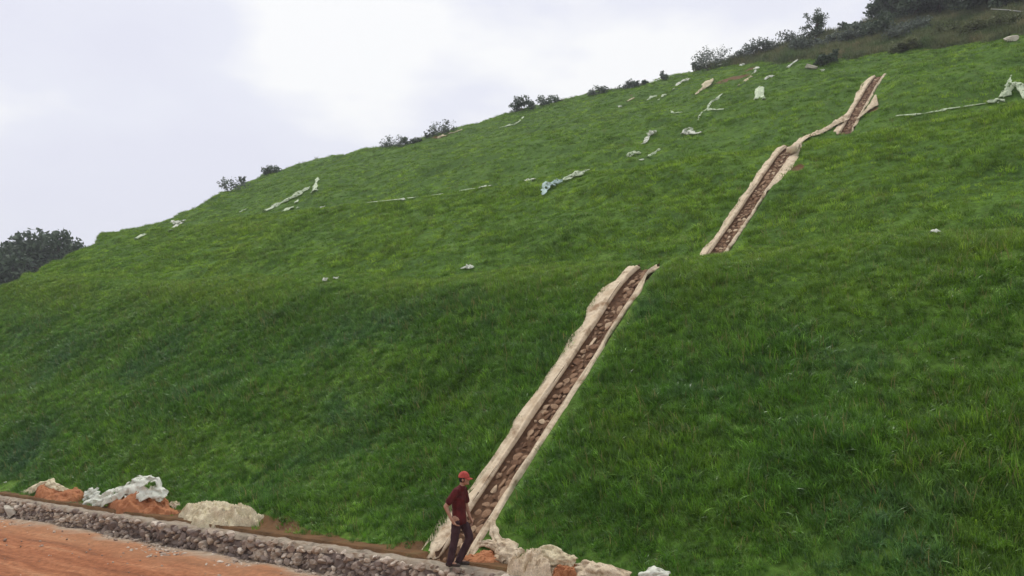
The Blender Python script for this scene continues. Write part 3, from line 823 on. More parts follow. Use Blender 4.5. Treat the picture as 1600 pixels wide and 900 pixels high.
scrap([(1090, 190), (1096, 178), (1105, 172), (1111, 161), (1120, 156), (1128, 148)], [.2, .35, .4, .4, .7, .3], 'long zigzag netting thread climbing the top face')
scrap([(1106, 173), (1118, 173), (1131, 172)], [.5, .3, .35], 'level side branch of netting beside the long zigzag thread')
scrap([(1048, 174), (1053, 178), (1066, 177)], [.3, .3, .5], 'thin crooked netting scrap left of the long zigzag thread')
scrap([(966, 168), (972, 167)], [.5, .5], 'round white netting dot left of the row of scraps near the skyline', 'net_white')
scrap([(979, 160), (986, 156), (992, 154)], [.4, .6, .4], 'small cream netting strip, leftmost of the row of scraps near the skyline', 'net_cream')
scrap([(1011, 158), (1019, 153), (1027, 152)], [.4, .8, .4], 'pale netting strip second in the row of scraps near the skyline')
scrap([(1028, 158), (1036, 151), (1041, 149)], [.3, .6, .4], 'thin slanted netting strip third in the row of scraps near the skyline')
scrap([(1052, 142), (1060, 134), (1068, 128), (1078, 126)], [.4, .8, 1.2, .7], 'broad white netting scrap, highest of the row near the skyline', 'net_white', lift=.2)
scrap([(1087, 150), (1096, 142), (1106, 134), (1113, 125)], [.4, .6, 1.5, .6], 'cream pointed netting sheet beside bare reddish soil near the skyline', 'net_cream', lift=.2)
scrap([(1154, 135), (1166, 126), (1174, 120)], [.4, .6, .6], 'cream netting strip slanting over bare soil under the skyline', 'net_cream')
scrap([(1176, 118), (1180, 113), (1182, 108)], [.5, .5, .8], 'small upright netting tip above the cream strip on bare soil', 'net_white', lift=.2)
scrap([(1195, 126), (1203, 121), (1209, 121)], [.4, .8, .5], 'small white netting scrap right of the strip on bare soil', 'net_white')
scrap([(1181, 158), (1187, 147), (1193, 157)], [.6, 1.0, .5], 'pale cone shaped netting scrap standing alone on the top face', 'net', lift=[.1, .5, .1], arch=.5)
scrap([(1156, 104), (1162, 101)], [.6, .6], 'tiny white netting scrap just under the skyline brush', 'net_white')
scrap([(1230, 107), (1238, 101), (1246, 94)], [.4, .6, .5], 'slanted pale netting strip at the edge of the dark brush', 'net_white')
scrap([(1248, 92), (1253, 84), (1259, 76)], [.6, 1.0, .9], 'upright pale netting sheet below the lone small tree', 'net_white', lift=.3)
scrap([(1282, 112), (1288, 110)], [.5, .5], 'tiny pale netting scrap below the flat rocks', 'net_white')
scrap([(1205, 94), (1212, 90), (1218, 87)], [.4, .7, .4], 'pale netting strip in the grass under the skyline brush', 'net_white')
scrap([(1120, 104), (1134, 101), (1146, 99)], [.4, 1.2, .9], 'white netting heap at the foot of the spreading bush on the skyline', 'net_white', lift=.2)
scrap([(1400, 183), (1440, 180), (1480, 173), (1540, 164)], [.16, .25, .3, .2], 'faint pale netting edge on the second bench right of the highest channel', lift=.13, arch=.3)
scrap([(1543, 162), (1555, 160), (1570, 159)], [.3, .6, .4], 'flat yellowish netting strip by the right edge of the picture', 'net')
scrap([(1565, 155), (1576, 147), (1586, 142), (1594, 145), (1604, 156)], [.7, .7, .8, .6, .4], 'arched pale netting heap at the right edge of the picture', 'net', lift=[.1, .2, .4, .3, .1])
scrap([(1573, 148), (1577, 140), (1581, 131)], [.5, .3, .12], 'thin netting spike sticking up from the arched heap at the right', 'net', lift=[.2, .4, .5])
scrap([(504, 441), (512, 440)], [.32, .28], 'left one of two tiny white netting dots on the first bench', 'net_white')
scrap([(521, 438), (529, 437)], [.3, .25], 'right one of two tiny white netting dots on the first bench', 'net_white')
scrap([(720, 423), (730, 420), (740, 421)], [.3, .45, .3], 'small white netting scrap on the lip of the first bench near its middle', 'net_white')
scrap([(683, 217), (690, 214), (698, 213)], [.5, 1.0, .5], 'small cream netting scrap below the twiggy bush on the skyline', 'net_cream')
scrap([(700, 210), (712, 207), (722, 203)], [.3, .4, .4], 'thin pale netting line along the skyline right of the twiggy bush', 'net_cream')
scrap([(1456, 368), (1464, 366)], [.25, .2], 'tiny white netting dot on the first bench at the right', 'net_white')
# the cloth strip that joins the two upper channels
pts = []
for x, y in [(1234, 242), (1244, 231), (1258, 219), (1274, 212), (1292, 204), (1308, 195), (1322, 186)]:
    P = hit(x, y); s_, t_ = st_of(P); pts.append(P + normal_at(s_, t_) * 0.12)
ribbon('fabric_strip', pts, [.55, .5, .55, .5, .5, .7, .8], normal_at(0, 35), M['lining'], 'long narrow pale cloth strip winding between the middle and highest channels', 'fabric strip', None, 0.12, 0.2, 10)
# loose tail on the right of the highest channel
pts = [hit(x, y) + UP * 0.15 for x, y in [(1339, 190), (1352, 178), (1364, 168), (1368, 152)]]
ribbon('fabric_strip', pts, [.15, .25, .6, .12], normal_at(0, 40), M['net_tan'], 'triangular tan cloth flap folded out right of the highest channel', 'fabric strip', None, 0.1, 0.12)

# ------------------------------------------------------------------ soil heaps and folded netting along the wall
def heap(name, x, ytop, c_t, rs_, rt_, material, label, cat, crumple=0.05, folds=0.0, seed=0, group=None, flat=0.0, skew=0.0):
    """a heap whose top is as high as the line of sight through (x, ytop) at depth c_t"""
    nu, nv = 130, 70
    c_s, _ = st_of(at_t(x, ytop, c_t)); h = at_t(x, ytop, c_t)[2] - P0[2] + 0.05
    A_, B_ = np.meshgrid(np.linspace(-1, 1, nu), np.linspace(-1, 1, nv), indexing='ij')
    R = np.sqrt((np.abs(A_) ** 2.4) + (np.abs(B_) ** 2.4))
    edge = 0.80 + 0.30 * fbm(A_ * 2.2 + seed, B_ * 2.2, seed + 1, 3)
    q = np.clip(1 - (R / edge) ** (2.2 + flat), -0.25, 1)
    S_ = c_s + A_ * rs_; T_ = c_t + B_ * rt_
    rid = np.abs(fbm(A_ * 2.6 + 2.2 * B_ + seed + fbm(A_ * 3, B_ * 3, seed + 2) * .8, B_ * 2.0 - A_ * 2.4, seed + 5, 4))
    body_ = np.where(q > 0, np.clip(q, 0, 1) ** (0.4 if cat == 'soil heap' else 0.75), q)
    hv = 1 + 0.55 * fbm(A_ * 1.8 + seed, B_ * 1.2 + 3, seed + 13, 2) + skew * A_
    Z_ = -0.05 + h * body_ * hv + (crumple * fbm(A_ * rs_ * 5, B_ * rt_ * 7, seed + 9, 4) + folds * (0.18 - rid) * 1.6) * np.clip(q * 3 + 0.2, 0, 1)
    S_ = S_ + 0.06 * fbm(A_ * 6, B_ * 6, seed + 21); T_ = T_ + 0.06 * fbm(A_ * 6, B_ * 6, seed + 22)
    o = obj(name, world(S_, T_, Z_).reshape(-1, 3), [f[::-1] for f in grid_faces(nu, nv)], material)
    return tag(o, label, cat, group)
def s_at(x, t): return st_of(at_t(x, 800, t))[0]
g1 = 'red soil heaps behind the wall'
heap('soil_heap', 97, 764, 0.05, 1.45, 0.5, M['soil'], 'left one of two red soil heaps behind the stone wall', 'soil heap', 0.10, 0.06, 11, g1, 1.5)
heap('soil_heap', 224, 774, 0.05, 1.75, 0.52, M['soil'], 'right and taller one of two red soil heaps behind the stone wall', 'soil heap', 0.12, 0.10, 15, g1, 1.0)
heap('fabric_heap', 345, 797, -0.02, 1.7, 0.55, M['net_cream'], 'crumpled cream matting heap lying behind the wall, left of the person', 'fabric heap', 0.06, 0.40, 23, None, 1.6)
def lip(px, widths, label, material, hint, t=0.2, crumple=0.13, arch=0.16, name='netting_fold', cat='netting', k=14):
    tt = t if isinstance(t, (list, tuple)) else [t] * len(px)
    pts = [at_t(x, y, q) for (x, y), q in zip(px, tt)]
    return ribbon(name, pts, widths, hint, M[material], label, cat, 'folded netting along the wall', crumple, arch, k, 15)
H1 = -N * 0.8 + UP * 0.6
lip([(-20, 764), (4, 762), (22, 768)], [.25, .4, .2], 'pale netting fold at the left end of the wall top', 'net_white', H1)
lip([(30, 772), (48, 768), (62, 759), (76, 757), (92, 762), (106, 767)], [.2, .34, .36, .32, .2, .1], 'cream netting fold arching over the left red soil heap', 'net_cream', H1, 0.0)
lip([(136, 767), (141, 776), (150, 783)], [.2, .45, .35], 'pale netting fold between the two red soil heaps', 'net_white', H1, 0.0)
lip([(132, 788), (155, 783), (178, 774), (202, 764), (224, 760), (246, 770), (256, 780)], [.26, .38, .5, .6, .62, .45, .25], 'largest white netting fold arching over the right red soil heap', 'net_white', H1, [-.3, -.25, -.2, -.05, .0, .0, .0])
lip([(266, 786), (275, 790), (279, 798)], [.12, .2, .15], 'small tan netting fold at the right end of the right soil heap', 'net_tan', H1)
# right of the person: torn matting round a small pit
heap('soil_heap', 755, 866, 0.0, 0.55, 0.45, M['soil'], 'low red soil patch at the feet of the person below the channel', 'soil heap', 0.05, 0.04, 33, g1)
heap('fabric_heap', 838, 872, -0.22, 0.72, 0.50, M['net_tan'], 'tan crumpled matting heap right of the person at the lower edge', 'fabric heap', 0.06, 0.34, 37, None, 0.8)
lip([(768, 812), (774, 838), (786, 858), (806, 876)], [.12, .22, .38, .4], 'tan matting fold trailing down from the lowest channel', 'net_tan', H1, [.6, .35, .1, -.2])
lip([(742, 852), (762, 849), (782, 860), (792, 876)], [.1, .15, .2, .22], 'tan matting rim curving over the red soil at the foot of the channel', 'net_tan', H1, [.25, .2, .1, -.1])
lip([(826, 872), (850, 866), (880, 874), (898, 880)], [.2, .35, .25, .2], 'cream matting fold bulging at the lower edge right of the person', 'net_cream', H1, -.2)
heap('soil_heap', 884, 880, -0.28, 0.24, 0.22, M['soil'], 'small red soil patch between two matting folds at the lower edge', 'soil heap', 0.03, 0.02, 41, g1)
lip([(890, 890), (920, 891), (950, 894), (985, 900)], [.26, .30, .26, .16], 'smooth pale matting sheet lying along the lower edge of the grass', 'net_tan', H1, -.25, 0.12)
lip([(998, 899), (1020, 896), (1046, 898)], [.12, .2, .1], 'small white matting scrap at the lower edge, rightmost of the folds', 'net_white', H1, -.2)

# ------------------------------------------------------------------ shrubs and trees
def leaf_cloud(mb, centres, radii, per, size, r):
    for c, rad in zip(centres, radii):
        n_ = per
        d = r.normal(size=(n_, 3)); d /= np.linalg.norm(d, axis=1)[:, None]
        q = c + d * rad * (r.uniform(0.15, 1.0, (n_, 1)) ** 0.6) * np.array([1, 1, 0.8])
        a = r.normal(size=(n_, 3)); a /= np.linalg.norm(a, axis=1)[:, None]
        b = np.cross(a, r.normal(size=(n_, 3))); b /= np.linalg.norm(b, axis=1)[:, None]
        sz = size * r.uniform(0.6, 1.4, (n_, 1))
        V = np.stack([q - a * sz, q + b * sz * 0.5, q + a * sz, q - b * sz * 0.5], 1).reshape(-1, 3)
        mb.add(V, [(4 * i, 4 * i + 1, 4 * i + 2, 4 * i + 3) for i in range(n_)])
def plant(name, base, height, width, label, cat, leaf='leaf_grey', dens=1.0, stems=7, size=0.09, seed=0, group=None, trunk=False, low=0.1):
    """stems fan out of the base and carry clumps of leaves"""
    r = np.random.default_rng(seed)
    root = empty(name, base, label, cat, group)
    base = np.asarray(base)
    wood = MB(); lv = MB(); C_ = []; R_ = []
    foot = base - UP * 0.3
    if trunk:
        th = height * r.uniform(0.25, 0.35)
        top = base + UP * th + np.array([r.normal(0, .05), r.normal(0, .05), 0]) * height
        wood.tube([foot, base + UP * th * .5 + r.normal(0, .02, 3) * height, top], [height * .03, height * .024, height * .018], 8)
    for i in range(stems):
        a = 2 * pi * i / stems + r.normal(0, .4); q = sqrt(r.uniform(0.05, 1.0))
        hz = height * (r.uniform(low + 0.2, 1.0) if q > 0.55 else r.uniform(0.65, 1.0)) * (1 - 0.3 * q * q)
        tip = base + np.array([cos(a) * q * width * .45, sin(a) * q * width * .45, hz * 0.93])
        st_ = (top if trunk else base + np.array([cos(a), sin(a), 0]) * width * .06 - UP * .2)
        md = st_ * .45 + tip * .55 + np.array([cos(a), sin(a), 0.2]) * width * 0.05 + r.normal(0, .03, 3) * height
        r0 = height * (0.014 if trunk else 0.008) + 0.008
        wood.tube([st_, md, tip], [r0, r0 * .65, r0 * .25], 5)
        for k in range(2):
            q_ = r.uniform(.3, .95)
            t2 = md * (1 - q_) + tip * q_ + r.normal(0, .14, 3) * np.array([width, width, height * .6])
            wood.tube([md * .6 + tip * .4, t2], [r0 * .5, r0 * .2], 4)
            C_.append(t2); R_.append(width * r.uniform(.10, .19))
        C_.append(tip); R_.append(width * r.uniform(.12, .22))
        C_.append(md); R_.append(width * r.uniform(.10, .18))
    C_ = [np.array([c_[0], c_[1], max(c_[2], base[2] + 0.03 * height)]) for c_ in C_]
    leaf_cloud(lv, C_, R_, max(8, int(42 * dens)), size, r)
    wood.build('trunk' if trunk else 'stems', M['bark' if trunk else 'twig'], root)
    lv.build('crown' if trunk else 'foliage', M[leaf], root, smooth=False)
    return root
def at_px(x, y):
    for k in range(8):
        P = hit(x, y + 3 * k)
        if P is not None:
            return P
def splant(x, y, hpx, wpx, label, **k):
    P = at_px(x, y); m_ = P[1] / F
    if 'name' not in k:      # wispy skyline shrubs
        wpx *= 1.3; hpx *= 1.1; k['size'] = 0.00125 * P[1]
    return plant(k.pop('name', 'shrub'), P - UP * 0.1, hpx * m_, wpx * m_, label, k.pop('cat', 'shrub'), size=k.pop('size', 0.0016 * P[1]), **k)
gs = 'shrubs along the skyline'
splant(362, 296, 24, 44, 'long sparse leafless shrub on the skyline at the left shoulder', leaf='leaf_grey', dens=.35, stems=10, seed=1, group=gs)
splant(379, 290, 18, 8, 'thin upright sprig beside the long sparse shrub at the left shoulder', leaf='leaf_grey', dens=.4, stems=4, seed=2, group=gs)
splant(425, 271, 11, 28, 'low dark shrub just right of the long sparse shrub at the left shoulder', leaf='leaf_dark', dens=.8, stems=8, seed=3, group=gs)
splant(612, 231, 17, 34, 'row of short upright twigs making a low shrub left of the twiggy bush', leaf='leaf_grey', dens=.35, stems=11, seed=4, group=gs)
splant(643, 222, 9, 26, 'flat dark shrub touching the left side of the twiggy bush', leaf='leaf_dark', dens=.8, stems=8, seed=5, group=gs)
splant(688, 210, 24, 34, 'twiggy round bush with see-through crown on the middle skyline', leaf='leaf_grey', dens=.45, stems=9, seed=6, group=gs)
splant(671, 214, 12, 12, 'small twiggy shrub beneath the see-through round bush', leaf='leaf_grey', dens=.5, stems=5, seed=7, group=gs)
splant(817, 172, 22, 30, 'round dark shrub above the forked netting strip', leaf='leaf_dark', dens=.9, stems=9, seed=8, group=gs)
splant(858, 163, 11, 36, 'long low dark shrub just right of the round dark shrub', leaf='leaf_dark', dens=.7, stems=10, seed=9, group=gs)
splant(938, 145, 7, 30, 'very low grey shrub, flattest one on the skyline', leaf='leaf_grey', dens=.6, stems=9, seed=10, group=gs)
splant(984, 135, 11, 26, 'low bushy shrub left of the solitary small sprig on the skyline', leaf='leaf_grey', dens=.6, stems=8, seed=11, group=gs)
splant(1002, 132, 6, 20, 'thin low dark shrub between the low bushy shrub and the solitary sprig', leaf='leaf_dark', dens=.6, stems=7, seed=12, group=gs)
splant(1037, 124, 15, 13, 'solitary small sprig with a round head on the skyline', leaf='leaf_grey', dens=.6, stems=5, seed=13, group=gs)
splant(1112, 108, 36, 58, 'widest spreading see-through bush on the skyline, over white netting', leaf='leaf_grey', dens=.5, stems=13, seed=14, group=gs)
splant(1090, 110, 16, 18, 'small shrub hugging the left foot of the widest spreading bush', leaf='leaf_grey', dens=.6, stems=6, seed=15, group=gs)
splant(1155, 98, 24, 24, 'grey shrub between the widest bush and the spiky one', leaf='leaf_grey', dens=.7, stems=8, seed=16, group=gs)
splant(1181, 90, 32, 34, 'spiky topped grey shrub left of the lone small tree', leaf='leaf_grey', dens=.7, stems=10, seed=17, group=gs)
splant(1207, 84, 24, 34, 'rounded grey shrub directly right of the spiky topped one', leaf='leaf_grey', dens=.8, stems=9, seed=18, group=gs)
splant(1238, 74, 24, 44, 'broad grey green shrub at the left foot of the lone small tree', leaf='leaf_grey', dens=.9, stems=11, seed=19, group=gs)
splant(1315, 58, 28, 12, 'thin dark sprig right of the lone small tree', leaf='leaf_dark', dens=.5, stems=4, seed=21, group=gs)
splant(1276, 66, 64, 42, 'lone small tree with a ragged crown standing against the sky', name='small_tree', cat='tree', leaf='leaf_dark', dens=.9, stems=15, seed=22, trunk=True, low=.1, size=.12)
gb = 'bushes in the wood at upper right'
for i, (x, y, h_, w_, lf, lb) in enumerate([
    (1255, 84, 26, 50, 'leaf_grey', 'dark low bush under the lone small tree'),
    (1300, 78, 26, 54, 'leaf_grey', 'grey bush right below the thin dark sprig'),
    (1342, 68, 30, 50, 'leaf_grey', 'grey green bush at the left foot of the wood'),
    (1330, 52, 18, 30, 'leaf_dark', 'small dark bush on the skyline where the wood begins'),
    (1294, 100, 20, 34, 'leaf_dark', 'dark brown bush overhanging the flat pale rocks'),
    (1375, 62, 42, 60, 'leaf_dark', 'dark bush rising behind the grey green bush at the left of the wood'),
    (1415, 80, 16, 50, 'leaf_olive', 'low oval dark green bush on the grass edge under the wood'),
    (1425, 60, 34, 66, 'leaf_grey', 'wide grey bush in the middle foreground of the wood'),
    (1478, 62, 28, 60, 'leaf_olive', 'olive bush right of the wide grey bush'),
    (1520, 56, 26, 50, 'leaf_olive', 'brownish olive bush below the bare pole'),
    (1562, 48, 24, 56, 'leaf_olive', 'olive bush under the right end of the bare pole'),
    (1600, 42, 26, 50, 'leaf_olive', 'olive bush cut by the right edge of the picture')]):
    splant(x, y, h_, w_, lb, name='bush', cat='bush', leaf=lf, dens=1.5, stems=14, seed=60 + i, group=gb)
gt = 'dark trees of the wood at upper right'
for i, (x, y, h_, w_, lb) in enumerate([
    (1388, 40, 62, 66, 'leftmost dark tree of the wood, its crown meeting the sky'),
    (1428, 34, 70, 76, 'second dark tree from the left in the wood'),
    (1470, 28, 76, 80, 'dark tree in the middle of the wood, above the wide grey bush'),
    (1512, 22, 80, 80, 'dark tree left above the bare pole'),
    (1556, 18, 84, 84, 'dark tree behind the bare pole'),
    (1600, 14, 86, 90, 'dark tree at the upper right corner of the picture')]):
    splant(x, y, h_, w_, lb, name='tree', cat='tree', leaf='leaf_dark', dens=2.0, stems=18, seed=90 + i, group=gt, trunk=True, low=0.0, size=.2)
# big tree behind the left end of the hill
def far_tree(x, ytop, ybase, wpx, dist, label, seed, **k):
    d = ray(x, ybase); P = d / d[1] * dist
    m_ = dist / F
    s_, t_ = st_of(P); g = on_ground(s_, t_)
    hh = P[2] - g[2]
    return plant('tree', g, (ybase - ytop) * m_ + max(hh, 0), wpx * m_, label, 'tree', size=.40, seed=seed, trunk=True, **k)
far_tree(70, 338, 450, 150, 122, 'large round dark tree behind the left end of the hill', 120, leaf='leaf_dark', dens=3.4, stems=60, low=-.1)
far_tree(0, 362, 455, 90, 126, 'smaller dark tree cut by the left edge of the picture', 121, leaf='leaf_dark', dens=3.4, stems=44, low=-.1)
# pale rocks on the edge of the brush
for (x, y, a, b, c_, lb) in [(1268, 105, 1.1, .5, .25, 'flat pale rock, lower one of two at the edge of the dark brush'), (1284, 96, .9, .5, .3, 'flat pale rock, upper one of two at the edge of the dark brush'),
                             (1205, 76, 1.6, .5, .35, 'long pale rock ledge on the skyline left of the lone small tree'), (1582, 63, .75, .4, .35, 'rounded whitish rock on the grass edge at the upper right')]:
    P = at_px(x, y)
    v, f = stone_verts((a, b, c_), sub=3, cuts=8)
    tag(obj('rock', v + P, f, M['rock'], None, False), lb, 'rock', 'pale rocks high on the slope')
P1 = at_px(1545, 50); d1 = P1[1] - 0.5
pa = ray(1548, 14); pa = pa / pa[1] * d1; pb = ray(1612, 20); pb = pb / pb[1] * (d1 - 1.5)
mb = MB(); mb.tube([pa, pa * .6 + pb * .4 + UP * .04, pb], [.03, .05, .06], 8)
# the pole leans in the fork of an upright post
o = empty('bare_pole', pb, 'thin pale bare pole lying across the bushes at the upper right', 'pole')
mb.build('pole', M['wood_pole'], o)
sp_, tp_ = st_of(pb * .9 + pa * .1); gp = on_ground(sp_, tp_)
mb = MB(); q = pb * .9 + pa * .1; mb.tube([gp - UP * .2, q * .5 + gp * .5 + U * .03, q + UP * .1], [.05, .045, .04], 8)
mb.build('prop', M['twig'], o)

# ------------------------------------------------------------------ the person on the wall
def mesh_of(o):
    dg = bpy.context.evaluated_depsgraph_get(); dg.update()
    me = bpy.data.meshes.new_from_object(o.evaluated_get(dg))
    bpy.data.objects.remove(o)
    return me
def skin_mesh(joints, bones, sub=2):
    """limbs: rounded sections along every bone, tapering from joint to joint; fused into one surface by remeshed()"""
    v0, f0 = ico(2)
    mb = MB()
    for a, b in bones:
        A_ = np.array(joints[a][:3]); B_ = np.array(joints[b][:3]); ra = np.array(joints[a][3:]); rb = np.array(joints[b][3:])
        n_ = max(2, int(np.linalg.norm(B_ - A_) / (0.35 * min(ra.min(), rb.min()))) + 1)
        for i in range(n_ + 1):
            u_ = i / n_; r = ra * (1 - u_) + rb * u_
            mb.add(v0 * np.array([r[0], r[1], r.min()]) + A_ * (1 - u_) + B_ * u_, f0)
    return np.array(mb.v), mb.f
def remeshed(parts, voxel, smooth=2):
    mb = MB()
    for v, f in parts: mb.add(v, f)
    me = bpy.data.meshes.new('tmp'); me.from_pydata(mb.v, [], mb.f)
    o = bpy.data.objects.new('tmp', me); COL.objects.link(o)
    r = o.modifiers.new('r', 'REMESH'); r.mode = 'VOXEL'; r.voxel_size = voxel
    q = o.modifiers.new('s', 'SMOOTH'); q.iterations = smooth; q.factor = 0.5
    m2 = mesh_of(o)
    return np.array([v.co[:] for v in m2.vertices]), [tuple(p.vertices) for p in m2.polygons]
def ball(c, r, sub=3):
    v, f = ico(sub); return v * np.array(r) + np.array(c), f
FX = np.array([0.985, -0.17, 0]); FX /= np.linalg.norm(FX); FY = np.array([-FX[1], FX[0], 0])
feet = at_t(718, 886, -0.60)
feet = feet + UP * (P0[2] + 0.012 - feet[2])
def pw(v):
    v = np.asarray(v); return feet + v[:, :1] * FX + v[:, 1:2] * FY + v[:, 2:3] * UP
person = empty('person', feet, 'person in a red cap and dark red shirt walking on the wall top', 'person')
flesh = simple_mat('skin', (0.36, 0.20, 0.13), (0.46, 0.27, 0.18), 20, 0.6, 0.1)
shirt_m = simple_mat('maroon_shirt', (0.070, 0.011, 0.012), (0.125, 0.021, 0.020), 9, 0.85, 0.5)
trou_m = simple_mat('dark_trousers', (0.040, 0.022, 0.026), (0.075, 0.042, 0.046), 9, 0.85, 0.5)
cap_m = simple_mat('red_cap', (0.34, 0.050, 0.040), (0.50, 0.100, 0.075), 12, 0.8, 0.3)
shoe_m = simple_mat('dark_shoe', (0.03, 0.022, 0.02), (0.07, 0.05, 0.04), 15, 0.7, 0.3)
hair_m = simple_mat('black_hair', (0.012, 0.010, 0.009), (0.025, 0.02, 0.018), 40, 0.6, 0.4)
white_m = simple_mat('eye', (0.5, 0.48, 0.45), (0.6, 0.57, 0.53), 40, 0.3, 0.0)
J = {'pelvis': (-.01, 0, .90, .115, .135), 'waist': (-.015, 0, 1.03, .10, .13), 'chest': (-.01, 0, 1.22, .115, .155), 'top': (.005, 0, 1.36, .075, .12),
     'neck': (.035, 0, 1.43, .05, .055), 'skull': (.06, 0, 1.52, .055, .055),
     'shR': (-.03, -.17, 1.345, .058, .058), 'elR': (-.21, -.23, 1.085, .042, .042), 'wrR': (-.10, -.255, .875, .028, .030), 'haR': (-.065, -.262, .83, .030, .018),
     'shL': (.02, .17, 1.345, .058, .058), 'elL': (.06, .225, 1.07, .042, .042), 'wrL': (.14, .20, .85, .028, .030), 'haL': (.16, .195, .81, .030, .018),
     'hiR': (-.03, -.09, .85, .088, .088), 'knR': (-.075, -.10, .47, .058, .058), 'anR': (-.15, -.105, .09, .036, .036), 'toR': (-.02, -.115, .045, .026, .024),
     'hiL': (.02, .09, .85, .088, .088), 'knL': (.165, .09, .485, .058, .058), 'anL': (-.03, .095, .10, .036, .036), 'toL': (.10, .105, .045, .026, .024)}
B_ = [('pelvis', 'waist'), ('waist', 'chest'), ('chest', 'top'), ('top', 'neck'), ('neck', 'skull'),
      ('top', 'shR'), ('shR', 'elR'), ('elR', 'wrR'), ('wrR', 'haR'), ('top', 'shL'), ('shL', 'elL'), ('elL', 'wrL'), ('wrL', 'haL'),
      ('pelvis', 'hiR'), ('hiR', 'knR'), ('knR', 'anR'), ('anR', 'toR'), ('pelvis', 'hiL'), ('hiL', 'knL'), ('knL', 'anL'), ('anL', 'toL')]
parts = [skin_mesh(J, B_)]
hc = np.array([.075, 0, 1.565])
parts += [ball(hc, (.092, .074, .112)), ball(hc + (.018, 0, -.06), (.066, .056, .062)), ball(hc + (.096, 0, -.022), (.020, .013, .026)),
          ball(hc + (.080, 0, .012), (.018, .050, .012)), ball(hc + (.080, 0, -.062), (.014, .026, .008)), ball(hc + (.080, 0, -.074), (.013, .022, .009)), ball(hc + (.072, 0, -.098), (.022, .024, .018))]
for sg in (1, -1):
    parts.append(ball(hc + (-.008, sg * .076, -.022), (.020, .009, .032)))
def fingers(h, fwd, out, curl):
    fwd = np.array(fwd, float); fwd /= np.linalg.norm(fwd); out = np.array(out, float); out /= np.linalg.norm(out); side = np.cross(fwd, out)
    r = [skin_mesh({'a': (*h, .033, .017), 'b': (*(h + fwd * .055), .036, .015)}, [('a', 'b')])]
    for i, ln in enumerate((.070, .080, .076, .060)):
        b0 = h + fwd * .045 + side * (i - 1.5) * .0195; p1 = b0 + fwd * ln * .45 + out * curl * .010; p2 = p1 + fwd * ln * .33 + out * curl * .022; p3 = p2 + fwd * ln * .25 + out * curl * .026
        r.append(skin_mesh({'a': (*b0, .0095, .0095), 'b': (*p1, .0090, .0090), 'c': (*p2, .0082, .0082), 'd': (*p3, .0072, .0072)}, [('a', 'b'), ('b', 'c'), ('c', 'd')], 1))
    b0 = h - side * .022 + fwd * .012; p1 = b0 - side * .026 + fwd * .026 + out * .010; p2 = p1 - side * .008 + fwd * .028 + out * .012
    r.append(skin_mesh({'a': (*b0, .012, .012), 'b': (*p1, .0105, .0105), 'c': (*p2, .0085, .0085)}, [('a', 'b'), ('b', 'c')], 1))
    return r
parts += fingers(np.array(J['haR'][:3]), (.55, .06, -.84), (.84, .25, .5), 1.0)
parts += fingers(np.array(J['haL'][:3]), (.45, -.05, -.88), (-.6, -.6, -.3), 1.0)
v, f = remeshed(parts, 0.0068, 2)
obj('body', pw(v), f, flesh, person)
J2 = {'hem': (-.01, 0, .80, .140, .172), 'pelvis': (-.01, 0, .86, .134, .165), 'waist': (-.02, 0, 1.00, .125, .155), 'chest': (-.015, 0, 1.20, .132, .175), 'top': (0, 0, 1.355, .088, .135), 'neck': (.028, 0, 1.41, .064, .07),
      'shR': (-.03, -.17, 1.345, .076, .076), 'slR': (-.155, -.213, 1.165, .066, .066), 'shL': (.02, .17, 1.345, .076, .076), 'slL': (.07, .21, 1.15, .066, .066)}
v, f = remeshed([skin_mesh(J2, [('hem', 'pelvis'), ('pelvis', 'waist'), ('waist', 'chest'), ('chest', 'top'), ('top', 'neck'), ('top', 'shR'), ('shR', 'slR'), ('top', 'shL'), ('shL', 'slL')])], 0.011, 2)
v = v + np.stack([.010 * fbm(v[:, 1] * 14, v[:, 2] * 9, 201, 3), .008 * fbm(v[:, 0] * 14, v[:, 2] * 9, 203, 3), 0 * v[:, 0]], 1)
v[:, 2] = np.maximum(v[:, 2], .755 + .012 * np.sin(v[:, 0] * 25 + v[:, 1] * 18))
obj('shirt', pw(v), f, shirt_m, person)
J3 = {'pelvis': (-.01, 0, .93, .118, .145), 'hips': (-.01, 0, .85, .12, .15), 'hiR': (-.03, -.085, .80, .100, .098), 'mR': (-.055, -.098, .63, .088, .085), 'knR': (-.075, -.10, .46, .076, .074), 'cR': (-.12, -.103, .25, .072, .068), 'anR': (-.148, -.105, .085, .068, .064),
      'hiL': (.015, .085, .80, .100, .098), 'mL': (.105, .095, .64, .088, .085), 'knL': (.165, .09, .48, .076, .074), 'cL': (.06, .093, .27, .072, .068), 'anL': (-.025, .095, .095, .070, .066)}
v, f = remeshed([skin_mesh(J3, [('pelvis', 'hips'), ('hips', 'hiR'), ('hiR', 'mR'), ('mR', 'knR'), ('knR', 'cR'), ('cR', 'anR'), ('hips', 'hiL'), ('hiL', 'mL'), ('mL', 'knL'), ('knL', 'cL'), ('cL', 'anL')])], 0.011, 2)
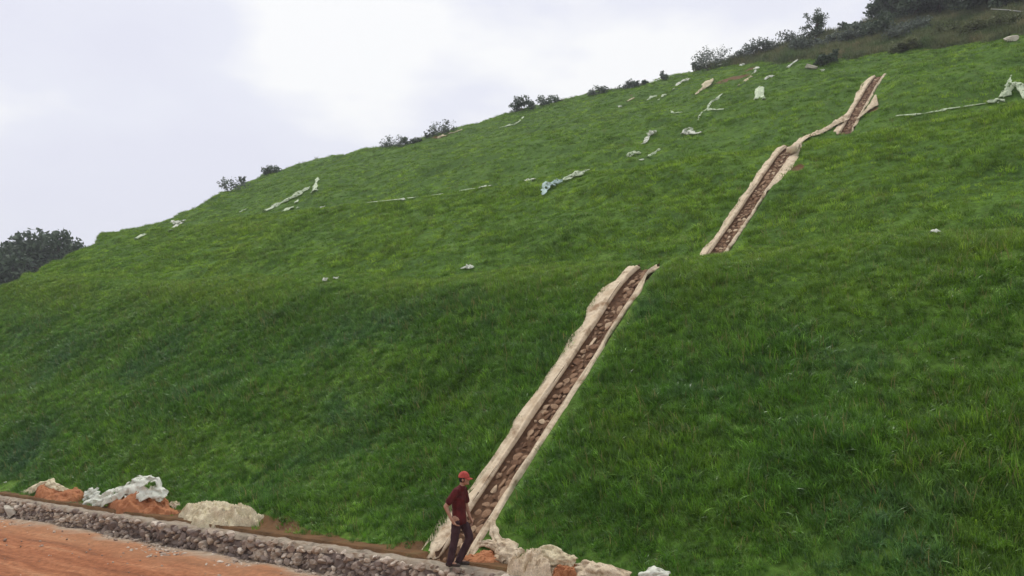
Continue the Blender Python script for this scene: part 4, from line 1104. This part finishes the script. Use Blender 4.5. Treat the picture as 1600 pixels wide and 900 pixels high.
v = v + np.stack([.012 * fbm(v[:, 1] * 12, v[:, 2] * 13, 211, 3), .008 * fbm(v[:, 0] * 14, v[:, 2] * 12, 213, 3), 0 * v[:, 0]], 1)
obj('trousers', pw(v), f, trou_m, person)
for a, t_ in (('anR', 'toR'), ('anL', 'toL')):
    A0 = np.array(J[a][:3]); B0 = np.array(J[t_][:3])
    z0 = .042
    v, f = remeshed([skin_mesh({'h': (A0[0] - .045, A0[1], z0 + .006, .042, .040), 'm': (A0[0] + .05, A0[1], z0 + .004, .044, .040), 't': (B0[0] + .03, B0[1], z0 - .004, .042, .030)}, [('h', 'm'), ('m', 't')]),
                     skin_mesh({'h': (A0[0] - .01, A0[1], z0, .045, .045), 'u': (A0[0], A0[1], .12, .05, .05)}, [('h', 'u')])], 0.008, 1)
    v[:, 2] = np.maximum(v[:, 2], 0.0)
    obj('shoe', pw(v), f, shoe_m, person)
v, f = ico(4)
k = (v[:, 2] > -0.62) & (v[:, 0] < 0.35 + 0.6 * (v[:, 2] > .2))
keep = [q for q in f if all(k[i] for i in q)]
hv = v * np.array((.097, .080, .113)) + hc
hob = obj('hair', pw(hv), keep, hair_m, person)
cv = v * np.array((.106, .088, .112)) + hc + np.array([-.004, 0, .022]); cv[:, 2] = np.where(v[:, 2] < 0, hc[2] + .022 + v[:, 2] * .03, cv[:, 2])
keep = [q for q in f if all(v[i, 2] > -.25 for i in q)]
capo = obj('cap', pw(cv), keep, cap_m, person)
sm = capo.modifiers.new('thickness', 'SOLIDIFY'); sm.thickness = .004
bv = []
for i in range(9):
    for j in range(7):
        u_ = i / 8; w_ = (j / 6 * 2 - 1)
        bv.append(hc + np.array([.070 + .105 * u_ * (1 - .35 * w_ * w_) - .045 * w_ * w_, w_ * .078 * (1 - .25 * u_), .024 - .030 * u_ - .016 * w_ * w_]))
br_ = obj('brim', pw(np.array(bv)), grid_faces(9, 7), cap_m, capo)
sm = br_.modifiers.new('thickness', 'SOLIDIFY'); sm.thickness = .005
for sg in (1, -1):
    v, f = ball(hc + (.083, sg * .030, -.012), (.010, .012, .010), 2)
    obj('eye', pw(v), f, white_m, person)
